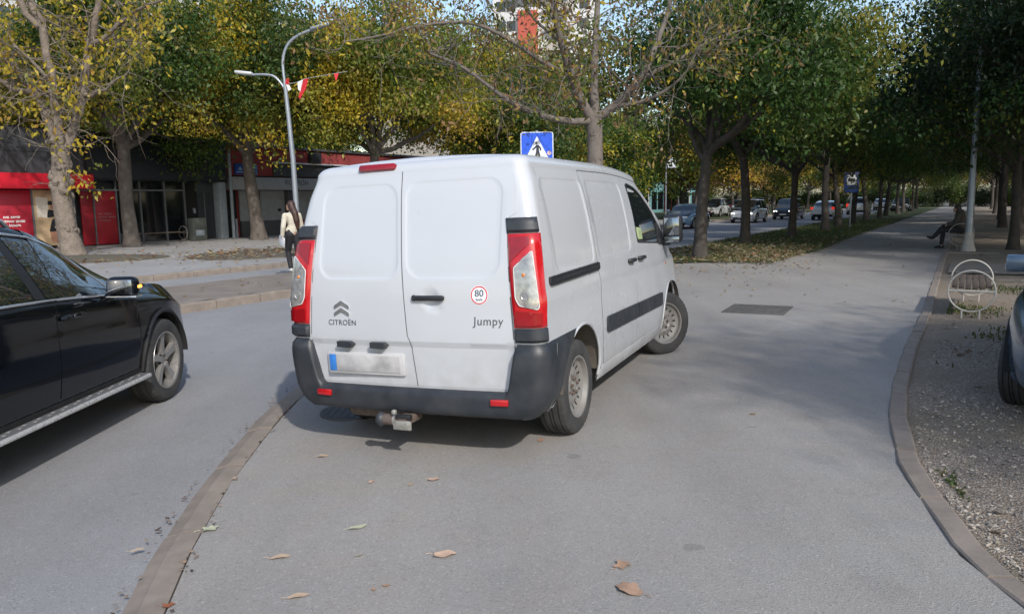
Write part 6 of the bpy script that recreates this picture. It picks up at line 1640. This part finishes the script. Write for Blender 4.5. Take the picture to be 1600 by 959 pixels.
# ------------------------------------------------------------------ leaves on the ground
def leaf_outline(kind, R):
    if kind == 'oval':
        o = [(math.cos(a) * .5 , math.sin(a) * .21 * (1 + .25 * math.cos(a))) for a in np.linspace(0, 2 * math.pi, 18)[:-1]]
        return [(.62, .0)] + o[1:9] + [(-.55, .0)] + o[10:]
    if kind == 'ragged':
        return [((.5 if abs(math.cos(a)) > .3 else .42) * math.cos(a) * R.uniform(.8, 1.1), .30 * math.sin(a) * R.uniform(.65, 1.2)) for a in np.linspace(0, 2 * math.pi, 17)[:-1]]
    out = []
    for i, a in enumerate(np.linspace(0, 2 * math.pi, 21)[:-1]):
        rr = (.52 if i % 4 == 0 else (.30 if i % 2 == 0 else .38)) * R.uniform(.85, 1.1); out.append((rr * math.cos(a), rr * .8 * math.sin(a)))
    return out
def fallen(loc, size, kind, col, rz, label, seed, curl=.06, name='fallen_leaf'):
    R = random.Random(seed); o = leaf_outline(kind, R); ph = R.uniform(0, 6)
    f = lambda u, v: Vector((u * size, v * size, size * (curl * (abs(v) * 1.6 + .5 * u * u) + .035 * math.sin(7 * u + ph) + .03)))
    mb = patch(o, .11, f); mt = M('leaf_%.2f_%.2f_%.2f' % col, col, .75, var=.3, vs=35, dirt=((col[0] * .45, col[1] * .4, col[2] * .35), .5, 40))
    stalk = MB().tube([f(-.5, 0), f(-.62, .02) + Vector((0, 0, .004)), f(-.8, .05) * 1.0], size * .012, 4)
    mb.add(stalk.v, stalk.f); x, y = loc; z = pave_z(x, y) if x > -1.5 and kind else -.058
    ob = mb.build(name, mt, None, (x, y, z + .004), rz, fixn=False); tag(ob, label, 'leaf', 'single leaves lying on the asphalt'); return ob
TANL = (.46, .34, .24); PALE = (.42, .43, .30); BRN = (.33, .21, .14); RST = (.26, .09, .04)
LV = [((-1.6, 3.83), .13, 'lobed', PALE, .6, 'pale green leaf lying on the flush kerb'), ((-1.13, 3.47), .12, 'oval', TANL, .3, 'tan oval leaf on the asphalt, second from the kerb'), ((-.82, 3.77), .12, 'oval', PALE, .5, 'pale green oval leaf behind the van\'s left half'),
      ((-.34, 3.42), .145, 'ragged', (.52, .36, .26), .1, 'largest tan leaf, lying in the middle of the foreground'), ((-.94, 3.09), .115, 'oval', TANL, .4, 'broad tan leaf nearest to the bottom edge of the photo'), ((-.49, 4.42), .105, 'ragged', (.46, .32, .24), .2, 'tan leaf behind the van, in line with the tow bar'),
      ((-.86, 4.43), .07, 'ragged', (.46, .32, .24), 1.0, 'small tan leaf left of the tow bar\'s line'), ((-1.28, 4.95), .10, 'ragged', TANL, .1, 'tan leaf behind the van\'s left wheel'), ((.47, 3.24), .13, 'lobed', BRN, .8, 'brown crumpled leaf in the right foreground, upper of two'), ((.47, 3.02), .19, 'ragged', (.34, .22, .15), 2.4, 'trodden brown leaf in the right foreground, lower of two'),
      ((-1.48, 3.06), .085, 'lobed', RST, .2, 'rust red leaf in the joint beside the kerb'), ((-1.87, 3.59), .085, 'oval', (.46, .36, .26), .5, 'pink tan leaf on the road side of the kerb'), ((-.57, 3.15), .05, 'lobed', BRN, .1, 'tiny brown leaf among the foreground leaves'), ((.18, 5.08), .09, 'lobed', BRN, 1.3, 'brown leaf close to the van\'s right rear tyre'),
      ((1.79, 5.60), .07, 'oval', (.36, .22, .10), .2, 'orange leaf alone on the open asphalt right of the van'), ((-1.74, 4.59), .06, 'oval', TANL, 1.2, 'small leaf caught in the kerb joint'), ((-.62, 3.12), .04, 'ragged', BRN, 2.0, 'crumb of brown leaf beside the tiny brown leaf'), ((-.62, 4.35), .05, 'oval', (.42, .30, .16), .9, 'small yellowish leaf between two tan leaves behind the van'), ((-.75, 3.45), .05, 'oval', (.30, .27, .2), .4, 'little grey brown leaf left of the largest tan leaf')]
for i, (p, sz, kd, cl, rz, lb) in enumerate(LV): fallen(p, sz * .76, kd, cl, rz, lb, i + 3)

def litter(name, pts, size, pal, label, seed, flat=.25, zf=lambda x, y: 0.0):
    R = np.random.RandomState(seed); n = len(pts); C = np.array([(x, y, zf(x, y) + R.uniform(.003, .02)) for x, y in pts])
    a = R.uniform(0, 6.28, n); d = np.stack([np.cos(a), np.sin(a), R.normal(0, flat, n)], 1); u = np.stack([-np.sin(a), np.cos(a), R.normal(0, flat, n)], 1)
    l = (size * R.uniform(.5, 1.3, n))[:, None]; b = l * R.uniform(.22, .42, (n, 1)); up = np.array([[0, 0, 1.0]])
    V = np.stack([C, C + d * l * .45 + u * b, C + d * l, C + d * l * .5 - u * b, C + d * l * .5 + up * l * .12], 1).reshape(-1, 3); V[:, 2] = np.maximum(V[:, 2], np.repeat(C[:, 2], 5) - .012)
    i = np.arange(n)[:, None] * 5; F = np.concatenate([i + np.array([[0, 1, 4]]), i + np.array([[1, 2, 4]]), i + np.array([[2, 3, 4]]), i + np.array([[3, 0, 4]])], 0)
    me = bpy.data.meshes.new(name); me.from_pydata(V.tolist(), [], F.tolist()); at = me.attributes.new('leaf_col', 'FLOAT_COLOR', 'POINT')
    p = np.array(pal); col = p[R.choice(len(p), n)] * R.uniform(.65, 1.25, (n, 1)); at.data.foreach_set('color', np.concatenate([np.repeat(col, 5, 0), np.ones((n * 5, 1))], 1).ravel().astype(np.float32))
    me.materials.append(LEAF); o = link(name, me); tag(o, label, 'leaves', kind='stuff'); return o
LIT = [(.38, .27, .15), (.30, .18, .09), (.42, .35, .22), (.20, .12, .07), (.36, .33, .16), (.45, .40, .32)]
R_ = np.random.RandomState(77)
def st_scatter(n, s0, s1, t0, t1, dens=None):
    out = []
    while len(out) < n:
        s, t = R_.uniform(s0, s1), R_.uniform(t0, t1)
        if dens is None or R_.uniform() < dens(s, t): out.append(tuple(ST(s, t)[:2]))
    return out
litter('fallen_leaves', st_scatter(2600, 19.3, 34, -8.2, -4.1, lambda s, t: (math.exp(-((s - 20) / 5) ** 2) + .12) * (1 if t > -4.7 - 3.6 * max(0, 20.6 - s) / 1.6 or s > 20.6 else .1)), .13, LIT, 'thick litter of yellow leaves at the verge\'s near end', 1, zf=lambda x, y: .06)
litter('fallen_leaves', st_scatter(420, 12.5, 21, -7.8, -3.0, lambda s, t: .15 + .85 * sstep(13, 20, s)), .085, LIT, 'leaves scattered over the asphalt before the verge', 2)
litter('fallen_leaves', st_scatter(700, 6, 30, -33, -17.3), .13, LIT, 'dry leaves scattered over the plaza', 3, zf=lambda x, y: PLZ)
litter('fallen_leaves', [tuple((Vector((-8.6, 26.2)) + Vector((R_.normal(0, 1.0), R_.normal(0, 1.5))))) for _ in range(900)], .16, LIT, 'heap of dry leaves on the round bed of the plaza', 4, zf=lambda x, y: PLZ + .05)
litter('fallen_leaves', [tuple((Vector((-13.4, 24.4)) + Vector((R_.normal(0, 1.3), R_.normal(0, 1.3))))) for _ in range(420)], .15, LIT, 'dry leaves round the foot of the knotted tree', 5, zf=lambda x, y: PLZ + .04)
litter('fallen_leaves', [q for q in st_scatter(620, 2.8, 26, -.25, 4.5) if q[0] > float(np.interp(q[1], [k[1] for k in right_in], [k[0] for k in right_in])) + .2], .085, [(.42, .38, .30), (.34, .26, .17), (.24, .17, .10), (.48, .44, .36)], 'leaves and bark flakes lying on the gravel strip', 6, zf=lambda x, y: -.004)
litter('fallen_leaves', st_scatter(160, 12, 60, -3.9, -.8), .08, LIT, 'few leaves along the path', 7)
litter('fallen_leaves', st_scatter(110, 2, 16, -13.7, -11.3), .10, LIT, 'few leaves on the median', 8, zf=lambda x, y: MED_Z)
# crumbs of bark and leaf along the driveway kerb
kd = dense(KERB_IN[:9], .02, False)
litter('fallen_leaves', [(p[0] + (0.01 if R_.uniform() < .5 else -.215) + R_.normal(0, .014), p[1]) for p in (kd[i] for i in R_.randint(0, len(kd), 420))], .028, [(.30, .25, .2), (.16, .11, .08), (.36, .27, .2), (.10, .08, .07)], 'crumbs of leaf and grit along the flush kerb', 9, zf=lambda x, y: -.066)
# beds
bed = MB().lathe([(-.05, 2.15), (.03, 2.1), (.07, 1.2), (.09, 0)], 30).build('planting_bed', EARTH, None, (-8.6, 26.2, PLZ)); tag(bed, kind='structure'); bed.scale = (1.0, 1.4, 1)
md = MB().lathe([(-.05, 2.2), (.02, 2.1), (.10, 1.0), (.16, 0)], 30).build('planting_bed', EARTH, None, (-13.9, 25.0, PLZ)); tag(md, kind='structure'); md.scale = (1.25, 1.0, 1)

# ------------------------------------------------------------------ gravel stones and grass
def kerb_x(y): return float(np.interp(y, [q[1] for q in right_in], [q[0] for q in right_in]))
def gravel():
    R = np.random.RandomState(3); V = []; F = []
    base = [(1, 0, 0), (-1, 0, 0), (0, 1, 0), (0, -1, 0), (0, 0, 1), (0, 0, -1)]; bf = [(0, 2, 4), (2, 1, 4), (1, 3, 4), (3, 0, 4), (2, 0, 5), (1, 2, 5), (3, 1, 5), (0, 3, 5)]
    cols = []
    for k in range(9000):
        s = 2.2 + 7.5 * R.uniform() ** 1.4; t0 = -.30 + (max(0, 4.8 - s) * .32 if s < 4.8 else 0); t = t0 + abs(R.normal(0, 1.1)); p = ST(s, t); p.x = max(p.x, kerb_x(p.y) + .15 + .05 * R.uniform()); r = .004 + .010 * R.uniform() ** 2
        m_ = Matrix.Rotation(R.uniform(0, 6.28), 3, 'Z') @ Matrix.Rotation(R.normal(0, .5), 3, 'X'); sc_ = Vector((r * R.uniform(.8, 1.9), r * R.uniform(.6, 1.1), r * R.uniform(.4, .8))); b = len(V)
        z = -.012 + .018 * math.sin(p.x * 1.7 + .3 * p.y) * math.cos(p.y * 1.3) + r * .3
        for q in base:
            w = m_ @ Vector((q[0] * sc_.x, q[1] * sc_.y, q[2] * sc_.z)) * R.uniform(.8, 1.15); V.append((p.x + w.x, p.y + w.y, z + w.z))
        F += [tuple(i + b for i in f) for f in bf]
        g = R.uniform(.12, .40); cols += [(g * 1.08, g * .96, g * .82)] * 6
    me = bpy.data.meshes.new('gravel'); me.from_pydata(V, [], F); at = me.attributes.new('leaf_col', 'FLOAT_COLOR', 'POINT')
    at.data.foreach_set('color', np.concatenate([np.array(cols), np.ones((len(cols), 1))], 1).ravel().astype(np.float32))
    m, nt, b, oc = newmat('stone'); a = nn(nt, 'ShaderNodeAttribute'); a.attribute_name = 'leaf_col'
    c = mixc(nt, .5, a.outputs['Color'], ramp(nt, noise(nt, oc, 80, 4), [(.3, .7), (.7, 1.2)]), 'MULTIPLY'); nt.links.new(c, b.inputs['Base Color']); b.inputs['Roughness'].default_value = .85
    me.materials.append(m); o = link('gravel', me); tag(o, 'loose pale gravel and bark chips beside the kerb', 'gravel', kind='stuff')
gravel()
def grass(name, pts, h, cols, label, seed, zf):
    R = np.random.RandomState(seed); n = len(pts); C = np.array([(x, y, zf(x, y)) for x, y in pts]); a = R.uniform(0, 6.28, n)
    d = np.stack([np.cos(a), np.sin(a), np.zeros(n)], 1); hh = (h * R.uniform(.4, 1.2, n))[:, None]; w = .012 * np.ones((n, 1)) * R.uniform(.7, 1.5, (n, 1))
    lean = R.normal(0, .35, (n, 3)) * hh; lean[:, 2] = 0
    V = np.stack([C - d * w, C + d * w, C + lean * .4 + np.array([[0, 0, 1]]) * hh * .6 + d * w * .7, C + lean + np.array([[0, 0, 1]]) * hh], 1).reshape(-1, 3)
    i = np.arange(n)[:, None] * 4; F = np.concatenate([i + np.array([[0, 1, 2]]), i + np.array([[0, 2, 3]])], 0)
    me = bpy.data.meshes.new(name); me.from_pydata(V.tolist(), [], F.tolist()); at = me.attributes.new('leaf_col', 'FLOAT_COLOR', 'POINT')
    col = np.array(cols)[R.choice(len(cols), n)] * R.uniform(.7, 1.3, (n, 1)); at.data.foreach_set('color', np.concatenate([np.repeat(col, 4, 0), np.ones((n * 4, 1))], 1).ravel().astype(np.float32))
    me.materials.append(LEAF); o = link(name, me); tag(o, label, 'grass', kind='stuff')
GC = [(.055, .095, .02), (.075, .115, .028), (.10, .12, .035), (.14, .13, .05)]
grass('grass', st_scatter(16000, 19.3, 60, -8.35, -4.15, lambda s, t: math.exp(-(s - 19) / 22)), .09, GC, 'short grass on the verge under the row of trees', 1, lambda x, y: .03)
grass('grass', st_scatter(5000, 8.2, 17.5, -.25, 4.0, lambda s, t: max(0, math.sin(s * 1.9 + t * 1.3) * math.sin(t * 2.1 - s * .6)) * (1 if s < 14 else .6)), .05, GC, 'thin patches of grass on the trodden earth around the bench', 2, lambda x, y: -.015)
grass('grass', [(2.35 + .75 * (y - 4.0) / 3 + abs(R_.normal(0, .03)) + .06, y) for y in R_.uniform(3.9, 4.4, 60)], .035, GC, 'tuft of grass at the kerb\'s bend', 3, lambda x, y: -.03)

# ------------------------------------------------------------------ tell the look-alikes apart by their order in the picture
ORD = ['first', 'second', 'third', 'fourth', 'fifth', 'sixth', 'seventh', 'eighth', 'ninth', 'tenth', 'eleventh', 'twelfth', 'thirteenth', 'fourteenth', 'fifteenth', 'sixteenth']
def in_order(label, text, key):
    L = [o for o in COL.objects if o.get('label') == label]
    for i, o in enumerate(sorted(L, key=key)): o['label'] = text % ORD[i]
from_left = lambda o: o.location.x / o.location.y
from_near = lambda o: o.location.y
in_order('dark tree far down the verge, well beyond the bus stop sign', '%s of the trunks along the verge beyond the bus stop sign, counted outward', from_near)
in_order('autumn tree far across the avenue, in the mass behind the cars', '%s from the left of the autumn trees massed across the avenue', from_left)
in_order('dark tree in the depth of the grove right of the path', '%s of the dark grove trees right of the path, counted into the distance', from_near)
in_order('sunlit tree closing the far end of the path', '%s from the left of the pale trees closing the far end', from_left)
in_order('dark bush behind the grove right of the path', '%s dark bush behind the right-hand grove, counted into the distance', from_near)
in_order('bush closing the far end of the avenue', '%s from the left of the low bushes across the far end', from_left)
